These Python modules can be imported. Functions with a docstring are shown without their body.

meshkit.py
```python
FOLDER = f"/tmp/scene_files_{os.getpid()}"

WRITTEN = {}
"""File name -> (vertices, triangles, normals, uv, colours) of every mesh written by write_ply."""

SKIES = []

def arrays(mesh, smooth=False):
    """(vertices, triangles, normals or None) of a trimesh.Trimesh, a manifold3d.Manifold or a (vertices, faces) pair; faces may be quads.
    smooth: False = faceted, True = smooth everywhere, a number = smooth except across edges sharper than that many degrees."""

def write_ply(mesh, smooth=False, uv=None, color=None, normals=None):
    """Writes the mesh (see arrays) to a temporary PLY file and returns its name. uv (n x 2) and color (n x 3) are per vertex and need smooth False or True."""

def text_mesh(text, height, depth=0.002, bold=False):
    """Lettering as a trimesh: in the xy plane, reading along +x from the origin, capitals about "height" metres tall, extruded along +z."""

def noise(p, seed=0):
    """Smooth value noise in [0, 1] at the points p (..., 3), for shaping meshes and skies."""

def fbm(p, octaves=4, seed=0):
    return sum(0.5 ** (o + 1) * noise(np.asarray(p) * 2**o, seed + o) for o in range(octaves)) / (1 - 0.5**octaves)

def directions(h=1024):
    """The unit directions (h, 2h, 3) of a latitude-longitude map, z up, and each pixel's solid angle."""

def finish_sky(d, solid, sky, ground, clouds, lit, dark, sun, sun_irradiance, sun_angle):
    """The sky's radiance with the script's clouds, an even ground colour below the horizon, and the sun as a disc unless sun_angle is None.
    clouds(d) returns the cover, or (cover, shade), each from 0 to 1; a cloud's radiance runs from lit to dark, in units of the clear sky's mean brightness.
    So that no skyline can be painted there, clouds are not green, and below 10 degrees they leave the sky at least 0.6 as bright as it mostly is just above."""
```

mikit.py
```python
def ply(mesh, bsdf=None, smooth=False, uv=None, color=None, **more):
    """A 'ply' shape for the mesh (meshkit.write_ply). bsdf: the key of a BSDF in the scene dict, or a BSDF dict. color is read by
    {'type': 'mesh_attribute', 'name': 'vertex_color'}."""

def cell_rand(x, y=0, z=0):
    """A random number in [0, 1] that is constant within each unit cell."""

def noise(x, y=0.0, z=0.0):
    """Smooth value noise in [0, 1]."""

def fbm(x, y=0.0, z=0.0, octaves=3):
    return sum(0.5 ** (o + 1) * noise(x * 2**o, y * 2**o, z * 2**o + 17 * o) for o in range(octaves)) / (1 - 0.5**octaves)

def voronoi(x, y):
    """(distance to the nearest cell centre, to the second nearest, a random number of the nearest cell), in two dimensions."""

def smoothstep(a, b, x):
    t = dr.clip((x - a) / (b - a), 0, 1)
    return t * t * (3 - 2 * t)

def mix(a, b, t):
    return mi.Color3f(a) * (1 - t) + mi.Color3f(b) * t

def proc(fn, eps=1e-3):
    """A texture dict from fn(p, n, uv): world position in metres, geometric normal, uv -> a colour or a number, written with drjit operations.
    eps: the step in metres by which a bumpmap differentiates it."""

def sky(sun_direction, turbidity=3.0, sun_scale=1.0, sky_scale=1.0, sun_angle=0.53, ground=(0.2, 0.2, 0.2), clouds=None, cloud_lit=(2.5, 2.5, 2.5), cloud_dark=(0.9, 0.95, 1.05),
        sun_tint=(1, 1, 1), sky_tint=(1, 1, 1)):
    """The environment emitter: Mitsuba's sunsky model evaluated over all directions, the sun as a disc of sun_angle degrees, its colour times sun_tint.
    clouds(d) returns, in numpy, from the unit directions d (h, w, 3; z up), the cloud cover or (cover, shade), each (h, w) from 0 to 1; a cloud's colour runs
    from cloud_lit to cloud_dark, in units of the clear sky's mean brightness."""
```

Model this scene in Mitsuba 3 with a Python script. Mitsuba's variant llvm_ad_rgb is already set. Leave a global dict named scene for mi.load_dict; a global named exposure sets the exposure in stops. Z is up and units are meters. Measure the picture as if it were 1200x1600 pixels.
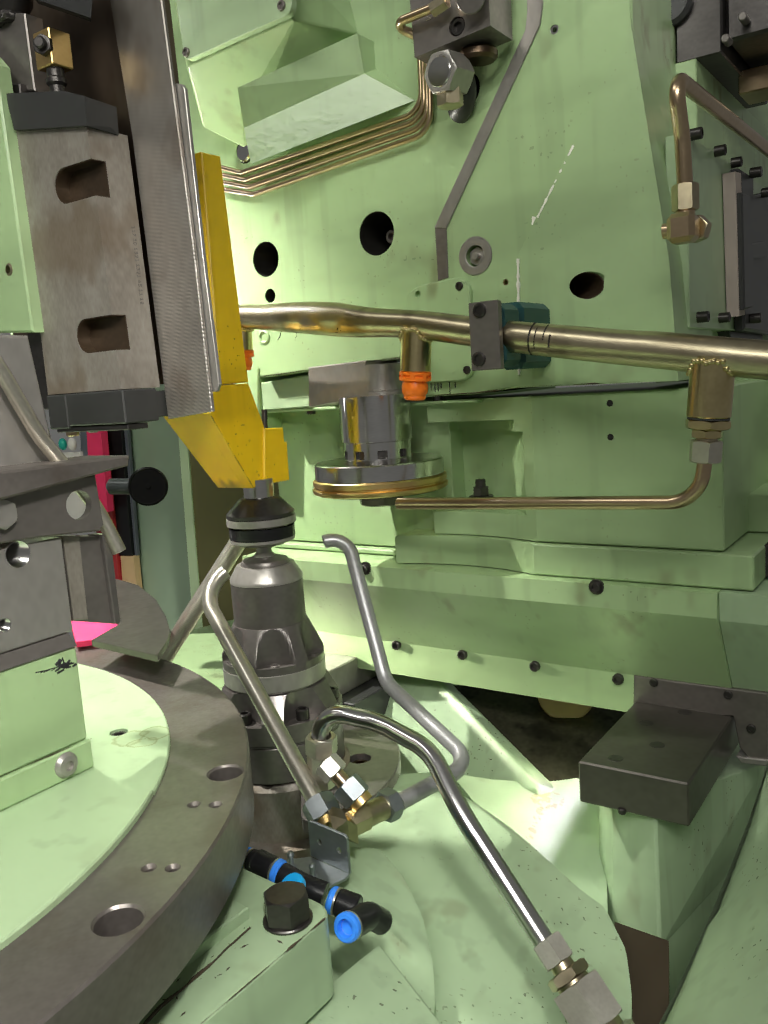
import math, random
import numpy as np, trimesh, mitsuba as mi, drjit as dr, manifold3d as m3
from scipy.spatial import Delaunay, ConvexHull
from scipy.interpolate import RBFInterpolator
from shapely.geometry import Polygon, Point
import mikit, meshkit
from mikit import proc, noise, fbm, smoothstep, mix

# ---------------------------------------------------------------- camera, lamps, exposure
# World: x runs along the machine's wall to the right, y into the wall, z up, metres; the camera's eye is the origin.
FOC = 1336.9                                   # focal length in pixels of the 1200 x 1600 photograph
RW = np.array([[0.82318763, 0.02890679, -0.56703308], [0.56366224, -0.16151644, 0.81006007], [-0.06816892, -0.98644657, -0.149252]])
right, down, fwd = RW[:, 0], RW[:, 1], RW[:, 2]
M = np.eye(4); M[:3, 0], M[:3, 1], M[:3, 2] = -right, -down, fwd
exposure = 0.45
scene, labels = {}, {}
scene['camera'] = {'type': 'perspective', 'fov': math.degrees(2 * math.atan(600 / FOC)), 'fov_axis': 'x', 'to_world': mi.ScalarTransform4f(M.tolist()), 'near_clip': 0.02, 'far_clip': 30.0}

def lamp(key, c, target, w, h, rgb, label, cat):
    c, t = np.array(c, float), np.array(target, float)
    d = (t - c) / np.linalg.norm(t - c); u = np.cross(d, [0, 0, 1.0])
    if np.linalg.norm(u) < 1e-3: u = np.array([1.0, 0, 0])
    u /= np.linalg.norm(u); v = np.cross(u, d)
    q = np.array([c - u * w / 2 - v * h / 2, c - u * w / 2 + v * h / 2, c + u * w / 2 + v * h / 2, c + u * w / 2 - v * h / 2])
    f = np.array([[0, 1, 2], [0, 2, 3]])
    if np.cross(q[1] - q[0], q[2] - q[0]) @ d < 0: f = f[:, ::-1]
    scene[key + '__tube'] = {**mikit.ply((q, f), 'lamp_face'), 'emitter': {'type': 'area', 'radiance': {'type': 'rgb', 'value': list(rgb)}}}
    a = [p - d * 0.004 for p in q] + [p - d * 0.05 for p in q]
    hb = ConvexHull(a); scene[key + '__housing'] = mikit.ply(trimesh.Trimesh(np.array(a), hb.simplices, process=False), 'white_enamel')
    tm = trimesh.Trimesh(np.array(a), hb.simplices); tm.fix_normals(); scene[key + '__housing'] = mikit.ply(tm, 'white_enamel')
    labels[key] = {'label': label, 'category': cat}

scene['lamp_face'] = {'type': 'diffuse', 'reflectance': {'type': 'rgb', 'value': 0.6}}
scene['white_enamel'] = {'type': 'diffuse', 'reflectance': {'type': 'rgb', 'value': 0.7}}

def shaded_lamp(key, c, aim, r, half, rgb, label, bulb=0.5):
    """A round machine lamp: a glowing disc at the bottom of an open shade that limits its beam to the half angle."""
    c = np.array(c, float); d = np.array(aim, float) - c; d /= np.linalg.norm(d)
    u = np.cross(d, [0.3, 0.2, 0.9]); u /= np.linalg.norm(u); v = np.cross(d, u); L = r / math.tan(math.radians(half)); ro = r * 1.0
    th = np.linspace(0, 2 * np.pi, 48, endpoint=False); ring = np.outer(np.cos(th), u) + np.outer(np.sin(th), v)
    k = np.arange(48); j = (k + 1) % 48
    disc = np.vstack([c + ring * r * bulb, c]); scene[key + '__bulb'] = {**mikit.ply((disc, np.stack([k, j, k * 0 + 48], 1)), 'lamp_face'), 'emitter': {'type': 'area', 'radiance': {'type': 'rgb', 'value': list(rgb)}}}
    prof = [(0, -0.02), (r * 1.05, -0.02), (r * 1.05, L), (r, L), (r, -0.004), (0, -0.004)]
    V = np.vstack([c + ring * a + d * h for a, h in prof]); Fc = []
    for i in range(len(prof) - 1):
        Fc += [[i * 48 + p, i * 48 + q, (i + 1) * 48 + q] for p, q in zip(k, j)] + [[i * 48 + p, (i + 1) * 48 + q, (i + 1) * 48 + p] for p, q in zip(k, j)]
    scene[key + '__shade'] = mikit.ply((V, np.array(Fc)), 'lamp_shade'); labels[key] = {'label': label, 'category': 'lamp'}

scene['lamp_shade'] = {'type': 'twosided', 'b': {'type': 'diffuse', 'reflectance': {'type': 'rgb', 'value': 0.12}}}
shaded_lamp('machine_lamp', (-1.0, 0.43, 0.60), (-1.01, 0.68, -0.37), 0.04, 38, (17000, 16700, 15300), 'round shaded machine lamp behind the dark steel slide, upper left', 0.25)
shaded_lamp('machine_lamp_001', (-1.20, 0.65, -0.16), (-0.62, 0.82, -0.42), 0.034, 12, (7200, 6900, 5850), 'round shaded machine lamp low behind the fixture stand, left')
shaded_lamp('machine_lamp_003', (-1.20, 0.62, -0.08), (-0.66, 0.74, 0.27), 0.034, 15, (1800, 1740, 1530), 'round shaded machine lamp low at the left, turned up to the stepped casting')
shaded_lamp('machine_lamp_002', (0.07, 0.03, 0.31), (-0.50, 0.25, -0.23), 0.08, 32, (235, 232, 219), 'round shaded machine lamp over the ring table, out of view above')
shaded_lamp('bed_lamp', (-0.277, 0.765, -0.3875), (-0.350, 0.738, -0.47), 0.012, 52, (2500, 2400, 2000), 'small shaded lamp tucked under the steel guide block')
lamp('ceiling_lamp', (0.14, -0.20, 0.66), (-0.5, 0.35, -0.2), 0.5, 0.26, (6, 5.95, 5.5), 'fluorescent lamp above the front of the machine', 'lamp')
lamp('ceiling_lamp_001', (-1.3, -0.7, 2.0), (-0.6, 0.3, -0.1), 1.5, 0.4, (3.5, 3.5, 3.3), 'fluorescent ceiling lamp to the front left of the machine', 'lamp')
lamp('ceiling_lamp_002', (0.4, -1.6, 1.6), (-0.4, 0.6, -0.1), 1.6, 0.5, (12.5, 12.5, 11.7), 'fluorescent ceiling lamp behind the place where one stands', 'lamp')
scene['room_light'] = {'type': 'constant', 'radiance': {'type': 'rgb', 'value': [0.095, 0.095, 0.09]}}

# ---------------------------------------------------------------- materials
def rgb(*c): return {'type': 'rgb', 'value': list(c)}

def paint_fn(base, dirt_amt, speck, scl=1.0):
    lo, hi = [float(v * 0.90) for v in base], [float(v * 1.08) for v in base]
    def fn(p, n, uv):
        a = fbm(p.x * 9 * scl + 3, p.y * 9 * scl, p.z * 9 * scl, 3)
        g = fbm(p.x * 38 * scl, p.y * 38 * scl + 7, p.z * 20 * scl, 3)
        c = mix(lo, hi, a); film = smoothstep(0.45, 0.75, fbm(p.x * 5 + 1, p.y * 5, p.z * 14 + 8, 4)); drip = smoothstep(0.56, 0.78, fbm(p.x * 75 + 2, p.y * 75, p.z * 5, 3)) * a; c = c * (1 - 0.20 * film) * (1 - 0.16 * drip)
        grime = smoothstep(0.58, 0.82, g) * smoothstep(0.42, 0.65, a) * dirt_amt
        c = mi.Color3f(c) * (1 - grime) + mi.Color3f(0.13, 0.11, 0.05) * grime
        wx = p.x * 330 + 2.5 * noise(p.x * 60, p.y * 60, p.z * 60); s = smoothstep(0.84, 0.90, noise(wx + p.y * 190, p.y * 420 - p.x * 120 + 5, p.z * 250)) * smoothstep(0.50, 0.75, noise(p.x * 23 + 9, p.y * 23, p.z * 23)) * speck * (0.4 + 0.6 * a)
        return mi.Color3f(c) * (1 - s) + mi.Color3f(0.06, 0.055, 0.03) * s
    return fn

def stained_fn(base, spots):
    """Paint with dried stains: spots are (x, y, radius, ring) in plan, ring 1 for an outlined puddle, 0 for a filled run."""
    f0 = paint_fn(base, 0.15, 0.05)
    def fn(p, n, uv):
        c = mi.Color3f(f0(p, n, uv)); wob = fbm(p.x * 70, p.y * 70, 3.0, 3)
        for x, y, r, ring, tint in spots:
            q = dr.sqrt(dr.square(p.x - x) + dr.square(p.y - y)) / r + (wob - 0.5) * 0.9
            k = smoothstep(1.12, 0.98, q) * ((0.25 + 0.75 * smoothstep(0.80, 0.99, q)) if ring else (0.35 + 0.65 * wob))
            k = k * (0.6 if ring else 0.55 * smoothstep(0.40, 0.62, fbm(p.x * 220, p.y * 220, 1.0, 3))); c = c * (1 - k) + mi.Color3f(*tint) * k
        return c
    return fn

def orange_peel(p, n, uv):
    return fbm(p.x * 260, p.y * 260, p.z * 260, 2) + 1.6 * fbm(p.x * 45, p.y * 45, p.z * 45, 2)

def brushy(p, n, uv):
    return fbm(p.x * 300, p.y * 90 + p.x * 120, p.z * 60, 3) + 2.0 * fbm(p.x * 30, p.y * 30, p.z * 30, 3)

def painted(key, base, rough, dirt, speck, bump=6e-5, spec=0.45, bfn=orange_peel):
    inner = {'type': 'principled', 'base_color': proc(paint_fn(base, dirt, speck)), 'roughness': rough, 'specular': spec}
    scene[key] = {'type': 'twosided', 'b': {'type': 'bumpmap', 'arbitrary': proc(bfn, 3e-4), 'scale': bump, 'bsdf': inner}}

GREEN = (0.332, 0.462, 0.236)
painted('green_paint', GREEN, 0.34, 0.5, 0.4)
painted('cast_green', (0.335, 0.45, 0.275), 0.42, 0.34, 1.0, bump=1.6e-4, bfn=brushy)
painted('satin_green', (0.335, 0.445, 0.265), 0.28, 0.15, 0.0, bump=2e-5)
painted('hammer_green', GREEN, 0.30, 0.3, 0.1, bump=2.2e-4)
painted('yellow_paint', (0.86, 0.55, 0.010), 0.40, 0.75, 1.0)

def metal_fn(dark, lite, sc, streak, rust=0.0, rc=(0.16, 0.085, 0.03), hatch=False):
    d, l, r = list(dark), list(lite), list(rc)
    def fn(p, n, uv):
        a = fbm(p.x * sc, p.y * sc, p.z * sc * streak, 4)
        f = fbm(p.x * sc * 9 + 11, p.y * sc * 9, p.z * sc * 9 * streak, 2)
        c = mix(d, l, dr.clip(a * 0.75 + f * 0.4, 0, 1))
        if rust:
            k = smoothstep(0.50, 0.72, fbm(p.x * 34, p.y * 34, p.z * 17 + 4, 4)) * rust
            c = mi.Color3f(c) * (1 - k) + mi.Color3f(*r) * k
        if hatch: c = mi.Color3f(c) * (1 + 0.11 * scraped(p, n, uv))
        return c
    return fn

def metal(key, dark, lite, rough, sc=22, streak=1.0, metallic=1.0, rust=0.0, rc=(0.16, 0.085, 0.03), bump=None, scale=1e-5, eps=3e-4, hatch=False, **more):
    inner = {'type': 'principled', 'base_color': proc(metal_fn(dark, lite, sc, streak, rust, rc, hatch)), 'roughness': rough, 'metallic': metallic, **more}
    if bump is not None: inner = {'type': 'bumpmap', 'arbitrary': proc(bump, eps), 'scale': scale, 'bsdf': inner}
    scene[key] = {'type': 'twosided', 'b': inner}

def scraped(p, n, uv):
    ax, az = p.x + 0.60, p.z + 0.22
    bx, bz = p.x + 0.40, p.z - 0.75
    r1, r2 = dr.sqrt(ax * ax + az * az), dr.sqrt(bx * bx + bz * bz)
    return (dr.sin(r1 * 2300 + 1.5 * fbm(p.x * 60, p.z * 60, 1.0, 2)) + 0.8 * dr.sin(r2 * 2300 + 1.5 * fbm(p.z * 60, p.x * 60, 5.0, 2))) * smoothstep(0.26, -0.02, p.z)

def turned(p, n, uv):
    return fbm(p.x * 15, p.y * 15, p.z * 1500, 2)

metal('ground_steel', (0.23, 0.215, 0.195), (0.40, 0.38, 0.35), 0.32, 24, 0.5, metallic=0.6)
metal('bright_steel', (0.58, 0.565, 0.55), (0.78, 0.77, 0.75), 0.15, 30, 3.0, metallic=1.0, bump=turned, scale=5e-6)
metal('dull_steel', (0.12, 0.108, 0.098), (0.21, 0.19, 0.175), 0.36, 26, 1.0, metallic=0.6)
def table_turning(p, n, uv):
    r_ = dr.sqrt(dr.square(p.x + 0.708) + dr.square(p.y - 0.135)); return noise(r_ * 1800, p.z * 900) + 0.8 * fbm(p.x * 90, p.y * 90, p.z * 90, 3)
metal('ring_steel', (0.095, 0.082, 0.074), (0.195, 0.174, 0.160), 0.34, 34, 1.0, metallic=0.6, rust=0.25, rc=(0.09, 0.062, 0.045), bump=table_turning, scale=1.4e-5, eps=2e-4)
metal('rusty_steel', (0.15, 0.125, 0.098), (0.33, 0.305, 0.27), 0.42, 55, 0.4, metallic=0.4, rust=0.55, rc=(0.145, 0.098, 0.055))
metal('brown_steel', (0.10, 0.075, 0.055), (0.20, 0.155, 0.115), 0.38, 12, 0.35, rust=0.6, rc=(0.07, 0.035, 0.015))
metal('scraped_steel', (0.15, 0.132, 0.115), (0.27, 0.25, 0.225), 0.36, 20, 0.35, metallic=0.5, rust=0.45, rc=(0.10, 0.068, 0.045), bump=scraped, scale=8e-5, eps=1.5e-4, hatch=True)
metal('slide_steel', (0.070, 0.064, 0.055), (0.125, 0.115, 0.10), 0.28, 20, 1.0, metallic=0.7)
metal('liner_brown', (0.035, 0.022, 0.013), (0.085, 0.058, 0.036), 0.35, 40, 1.0, metallic=0.5)
metal('black_oxide', (0.045, 0.042, 0.04), (0.10, 0.092, 0.088), 0.32, 40, 1.0, metallic=0.85)
metal('phosphate_steel', (0.115, 0.104, 0.097), (0.21, 0.192, 0.18), 0.31, 26, 1.0, metallic=0.7)
metal('brass_zinc', (0.36, 0.30, 0.185), (0.60, 0.53, 0.365), 0.30, 26, 0.8, rust=0.75, rc=(0.24, 0.20, 0.135))
metal('pale_zinc', (0.44, 0.41, 0.34), (0.62, 0.59, 0.50), 0.30, 40, 1.0, metallic=0.9)
metal('nut_zinc', (0.34, 0.32, 0.27), (0.52, 0.50, 0.44), 0.34, 60, 1.0, metallic=0.55, rust=0.3, rc=(0.18, 0.16, 0.12))
metal('copper_line', (0.46, 0.33, 0.20), (0.60, 0.46, 0.30), 0.26, 40, 1.0)
metal('tube_steel', (0.27, 0.27, 0.27), (0.40, 0.40, 0.40), 0.36, 30, 1.0, metallic=0.5)
metal('gilt', (0.66, 0.44, 0.16), (0.82, 0.60, 0.27), 0.34, 60, 1.0)
metal('gold_zinc', (0.48, 0.385, 0.18), (0.70, 0.60, 0.33), 0.24, 40, 1.0)
metal('zinc_plate', (0.26, 0.29, 0.31), (0.38, 0.41, 0.42), 0.46, 40, 1.0)

def plain(key, c, rough, metallic=0.0, **k):
    scene[key] = {'type': 'twosided', 'b': {'type': 'principled', 'base_color': rgb(*c), 'roughness': rough, 'metallic': metallic, **k}}
plain('black_plastic', (0.010, 0.010, 0.011), 0.30, specular=0.25)
plain('knob_black', (0.0025, 0.0025, 0.0025), 0.12, specular=0.12)
plain('black_rubber', (0.028, 0.028, 0.027), 0.45)
plain('black_paint', (0.030, 0.030, 0.030), 0.35)
plain('cavity', (0.012, 0.011, 0.009), 0.55)
plain('sooty', (0.018, 0.014, 0.010), 0.6)
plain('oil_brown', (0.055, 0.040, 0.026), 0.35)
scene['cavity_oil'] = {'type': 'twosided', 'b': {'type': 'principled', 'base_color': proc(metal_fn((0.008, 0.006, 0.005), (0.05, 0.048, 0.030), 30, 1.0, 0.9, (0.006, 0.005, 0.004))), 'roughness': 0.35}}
plain('orange_plastic', (0.80, 0.17, 0.012), 0.28)
plain('blue_plastic', (0.035, 0.22, 0.78), 0.28)
plain('cyan_plastic', (0.01, 0.33, 0.72), 0.35)
plain('teal_plastic', (0.006, 0.050, 0.052), 0.40)
plain('olive_panel', (0.155, 0.145, 0.055), 0.45)
plain('door_green', (0.27, 0.36, 0.25), 0.30)
plain('pale_green', (0.62, 0.78, 0.48), 0.45)
plain('red_paint', (0.42, 0.03, 0.035), 0.4)
plain('pink_plastic', (0.85, 0.035, 0.13), 0.5)
plain('white_plastic', (0.75, 0.73, 0.65), 0.4)
plain('teal_cap', (0.01, 0.36, 0.28), 0.4)
plain('grey_plastic', (0.10, 0.11, 0.13), 0.4)
plain('cream_cap', (0.62, 0.43, 0.22), 0.5)
plain('gasket', (0.30, 0.25, 0.22), 0.7)
plain('ink', (0.010, 0.010, 0.012), 0.6)
plain('faded_ink', (0.20, 0.33, 0.15), 0.5)
plain('clear_grey', (0.014, 0.016, 0.016), 0.15, specular=0.2)

# ---------------------------------------------------------------- geometry helpers
def U(px, py, x=None, y=None, z=None, d=None):
    """The point of the place seen at a pixel of the 1200 x 1600 photograph, on the plane x, y or z, or at the depth d."""
    r = RW @ np.array([(px - 600) / FOC, (py - 800) / FOC, 1.0])
    return r * (d if d is not None else x / r[0] if x is not None else y / r[1] if y is not None else z / r[2])

_d1, _d2, _d3 = U(240, 1145, z=-0.247), U(205, 1152, z=-0.247), U(222, 1160, z=-0.247)
_t = (0.20, 0.22, 0.09)
_r = [U(852 - i * 4, 1238 + i * 17, d=0.885 - 0.008 * i) for i in range(9)]
for _k, _b, _s, _ro in (('stained_green', (0.335, 0.445, 0.265), [(_d1[0], _d1[1], .012, 1, _t), (_d2[0], _d2[1], .013, 1, _t), (_d3[0], _d3[1], .009, 1, _t)], 0.28), ('rust_run_green', (0.335, 0.45, 0.275), [(q[0], q[1], .0038 if i else .015, 0, (0.30, 0.12, 0.02)) for i, q in enumerate(_r)], 0.42)):
    scene[_k] = {'type': 'twosided', 'b': {'type': 'bumpmap', 'arbitrary': proc(orange_peel, 3e-4), 'scale': 4e-5, 'bsdf': {'type': 'principled', 'base_color': proc(stained_fn(_b, _s)), 'roughness': _ro, 'specular': 0.45}}}

def A(*v): return np.array(v, float)
def unit(v): v = np.asarray(v, float); return v / np.linalg.norm(v)
EX, EY, EZ = A(1, 0, 0), A(0, 1, 0), A(0, 0, 1)

def frame(w, ref=None):
    w = unit(w); ref = A(*ref) if ref is not None else (EZ if abs(w[2]) < 0.9 else EX)
    u = unit(ref - w * (ref @ w)); return np.stack([u, np.cross(w, u), w], 1)

def cat(*ms):
    ms = [m for x in ms for m in (x if isinstance(x, list) else [x])]
    return trimesh.util.concatenate(ms)

def hull(pts):
    m = m3.Manifold.hull_points(np.asarray(pts, float)).to_mesh()
    return trimesh.Trimesh(m.vert_properties[:, :3], m.tri_verts, process=False)

def man(t):
    if isinstance(t, m3.Manifold): return t
    t = trimesh.Trimesh(t.vertices, t.faces, process=True); t.merge_vertices()
    return m3.Manifold(m3.Mesh(np.asarray(t.vertices, np.float32), np.asarray(t.faces, np.uint32)))

def tm(m):
    q = m.to_mesh(); return trimesh.Trimesh(q.vert_properties[:, :3], q.tri_verts, process=False)

def sub(a, *bs):
    a = man(a)
    for b in bs: a = a - man(b)
    return tm(a)

def inter(a, b): return tm(man(a) ^ man(b))

def box(lo, hi, ch=0.0012):
    lo, hi = np.minimum(lo, hi).astype(float), np.maximum(lo, hi).astype(float)
    ch = min(ch, 0.45 * float((hi - lo).min())); p = []
    for sx in (0, 1):
        for sy in (0, 1):
            for sz in (0, 1):
                s = A(sx, sy, sz); c = lo + (hi - lo) * s; inn = (1 - 2 * s) * ch
                for k in range(3):
                    e = inn.copy(); e[k] = 0; p.append(c + e)
    return hull(p)

def offset_in(pl, d):
    n = len(pl); out = []
    for i in range(n):
        a, b, c = pl[i - 1], pl[i], pl[(i + 1) % n]
        t1, t2 = unit(b - a), unit(c - b); n1, n2 = A(-t1[1], t1[0]), A(-t2[1], t2[0])
        m = n1 + n2; m = m / max(0.35, (m @ m) / 2) if m @ m > 1e-9 else n1
        out.append(b + m * d)
    return np.array(out)

def slab(pts, vec, ch=0.0012):
    """A polygon of points lying (nearly) in one plane, pushed along vec into a solid with a chamfered front rim."""
    pts, vec = np.asarray(pts, float), np.asarray(vec, float)
    L = np.linalg.norm(vec); w = vec / L; Fm = frame(w); o = pts.mean(0)
    q = (pts - o) @ Fm; depth = q[:, 2]; q = q[:, :2]
    if np.sum(q[:, 0] * np.roll(q[:, 1], -1) - np.roll(q[:, 0], -1) * q[:, 1]) < 0: q, depth = q[::-1], depth[::-1]
    n = len(q); rings = []
    for inset, t in ([(ch, 0), (0, ch), (0, L)] if ch else [(0, 0), (0, L)]):
        rr = offset_in(q, inset) if inset else q
        rings.append(o + rr @ Fm[:, :2].T + np.outer(depth + t, w) if t < L else o + rr @ Fm[:, :2].T + np.outer(depth * 0 + depth.max() + L, w))
    V = np.vstack(rings); Fc = []
    tri = m3.triangulate([rings_2d for rings_2d in [(offset_in(q, ch) if ch else q)]])
    tri2 = m3.triangulate([q])
    Fc += [[t[2], t[1], t[0]] for t in tri]
    k = len(rings) - 1
    Fc += [[t[0] + k * n, t[1] + k * n, t[2] + k * n] for t in tri2]
    for r in range(k):
        for i in range(n):
            j = (i + 1) % n; a, b, c, d = r * n + i, r * n + j, (r + 1) * n + j, (r + 1) * n + i
            Fc += [[a, b, c], [a, c, d]]
    t = trimesh.Trimesh(V, np.array(Fc), process=False)
    if t.volume < 0: t.invert()
    return t

def rhull(pts, r):
    """A convex casting with rounded edges."""
    pts = np.asarray(pts, float); V = hull(pts); c = V.center_mass; s = trimesh.creation.icosphere(2, r).vertices; out = []
    for p in V.vertices:
        d = unit(c - p); out.append(p + d * r * 1.3 + s)
    return hull(np.vstack(out))

def rounded(pts, r, n=5):
    """Polygon in 3D with its corners rounded."""
    pts = [np.asarray(p, float) for p in pts]; out = []
    for i, b in enumerate(pts):
        a, c = pts[i - 1], pts[(i + 1) % len(pts)]
        u, v = a - b, c - b; k = min(r, 0.45 * np.linalg.norm(u), 0.45 * np.linalg.norm(v)); u, v = unit(u) * k, unit(v) * k
        for t in np.linspace(0, 1, n): out.append(b + u * (1 - t) ** 2 + v * t ** 2)
    return out

def lathe(prof, c=(0, 0, 0), axis=(0, 0, 1), seg=48, closed=False):
    prof = np.asarray(prof, float); Fm = frame(axis); th = np.linspace(0, 2 * np.pi, seg, endpoint=False)
    V = np.stack([np.outer(prof[:, 0], np.cos(th)), np.outer(prof[:, 0], np.sin(th)), np.outer(prof[:, 1], np.ones(seg))], -1).reshape(-1, 3)
    Fc = []; n = len(prof)
    for i in range(n if closed else n - 1):
        j = (i + 1) % n
        for k in range(seg):
            l = (k + 1) % seg; a, b, cc, d = i * seg + k, i * seg + l, j * seg + l, j * seg + k
            Fc += [[a, b, cc], [a, cc, d]]
    t = trimesh.Trimesh(V @ Fm.T + np.asarray(c, float), np.array(Fc), process=True)
    t.update_faces(t.nondegenerate_faces()); t.remove_unreferenced_vertices()
    if t.is_watertight and t.volume < 0: t.invert()
    return t

def cyl(a, b, r, ch=0.0, seg=40, r2=None):
    a, b = np.asarray(a, float), np.asarray(b, float); L = np.linalg.norm(b - a); r2 = r if r2 is None else r2
    pr = [(0, 0), (r - ch, 0), (r, ch), (r2, L - ch), (r2 - ch, L), (0, L)] if ch else [(0, 0), (r, 0), (r2, L), (0, L)]
    return lathe(pr, a, b - a, seg)

def hexn(c, axis, af, L, ch=None, rot=0.0, n=6):
    """A hexagonal nut body: across flats af, from c along axis, its corners turned off at both ends."""
    R_ = af / 2 / math.cos(math.pi / n); ch = R_ * 0.13 if ch is None else ch
    th = np.arange(n) * 2 * np.pi / n + rot
    pr = trimesh.Trimesh(*(lambda m: (m.vertices, m.faces))(hull([(R_ * math.cos(t), R_ * math.sin(t), z) for t in th for z in (0, L)])))
    k = R_ + 0.0001
    co = lathe([(0, 0), (R_ - ch * 1.3, 0), (k, ch * 0.75), (k, L - ch * 0.75), (R_ - ch * 1.3, L), (0, L)], seg=48)
    t = inter(pr, co); t.vertices = t.vertices @ frame(axis).T + np.asarray(c, float); return t

def path(pts, bend, n=9):
    """A polyline with its corners rounded to the bend radius."""
    P = [np.asarray(p, float) for p in pts]; out = [P[0]]
    bends = bend if isinstance(bend, (list, tuple)) else [bend] * (len(P) - 2)
    for i in range(1, len(P) - 1):
        b, u, v = P[i], P[i - 1] - P[i], P[i + 1] - P[i]; lu, lv = np.linalg.norm(u), np.linalg.norm(v); u, v = u / lu, v / lv
        half = 0.5 * math.acos(np.clip(u @ v, -1, 1)); k = min(bends[i - 1] / math.tan(max(half, 1e-3)), (0.94 if i == 1 else 0.48) * lu, (0.94 if i == len(P) - 2 else 0.48) * lv)
        rad = k * math.tan(half); cen = b + unit(u + v) * (rad / math.sin(half)) if half < 1.56 else None
        if cen is None: out.append(b); continue
        p0, p1 = b + u * k - cen, b + v * k - cen; ang = math.acos(np.clip(unit(p0) @ unit(p1), -1, 1))
        for t in np.linspace(0, 1, n): out.append(cen + (p0 * math.sin((1 - t) * ang) + p1 * math.sin(t * ang)) / math.sin(ang))
    return np.array(out + [P[-1]])

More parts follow.
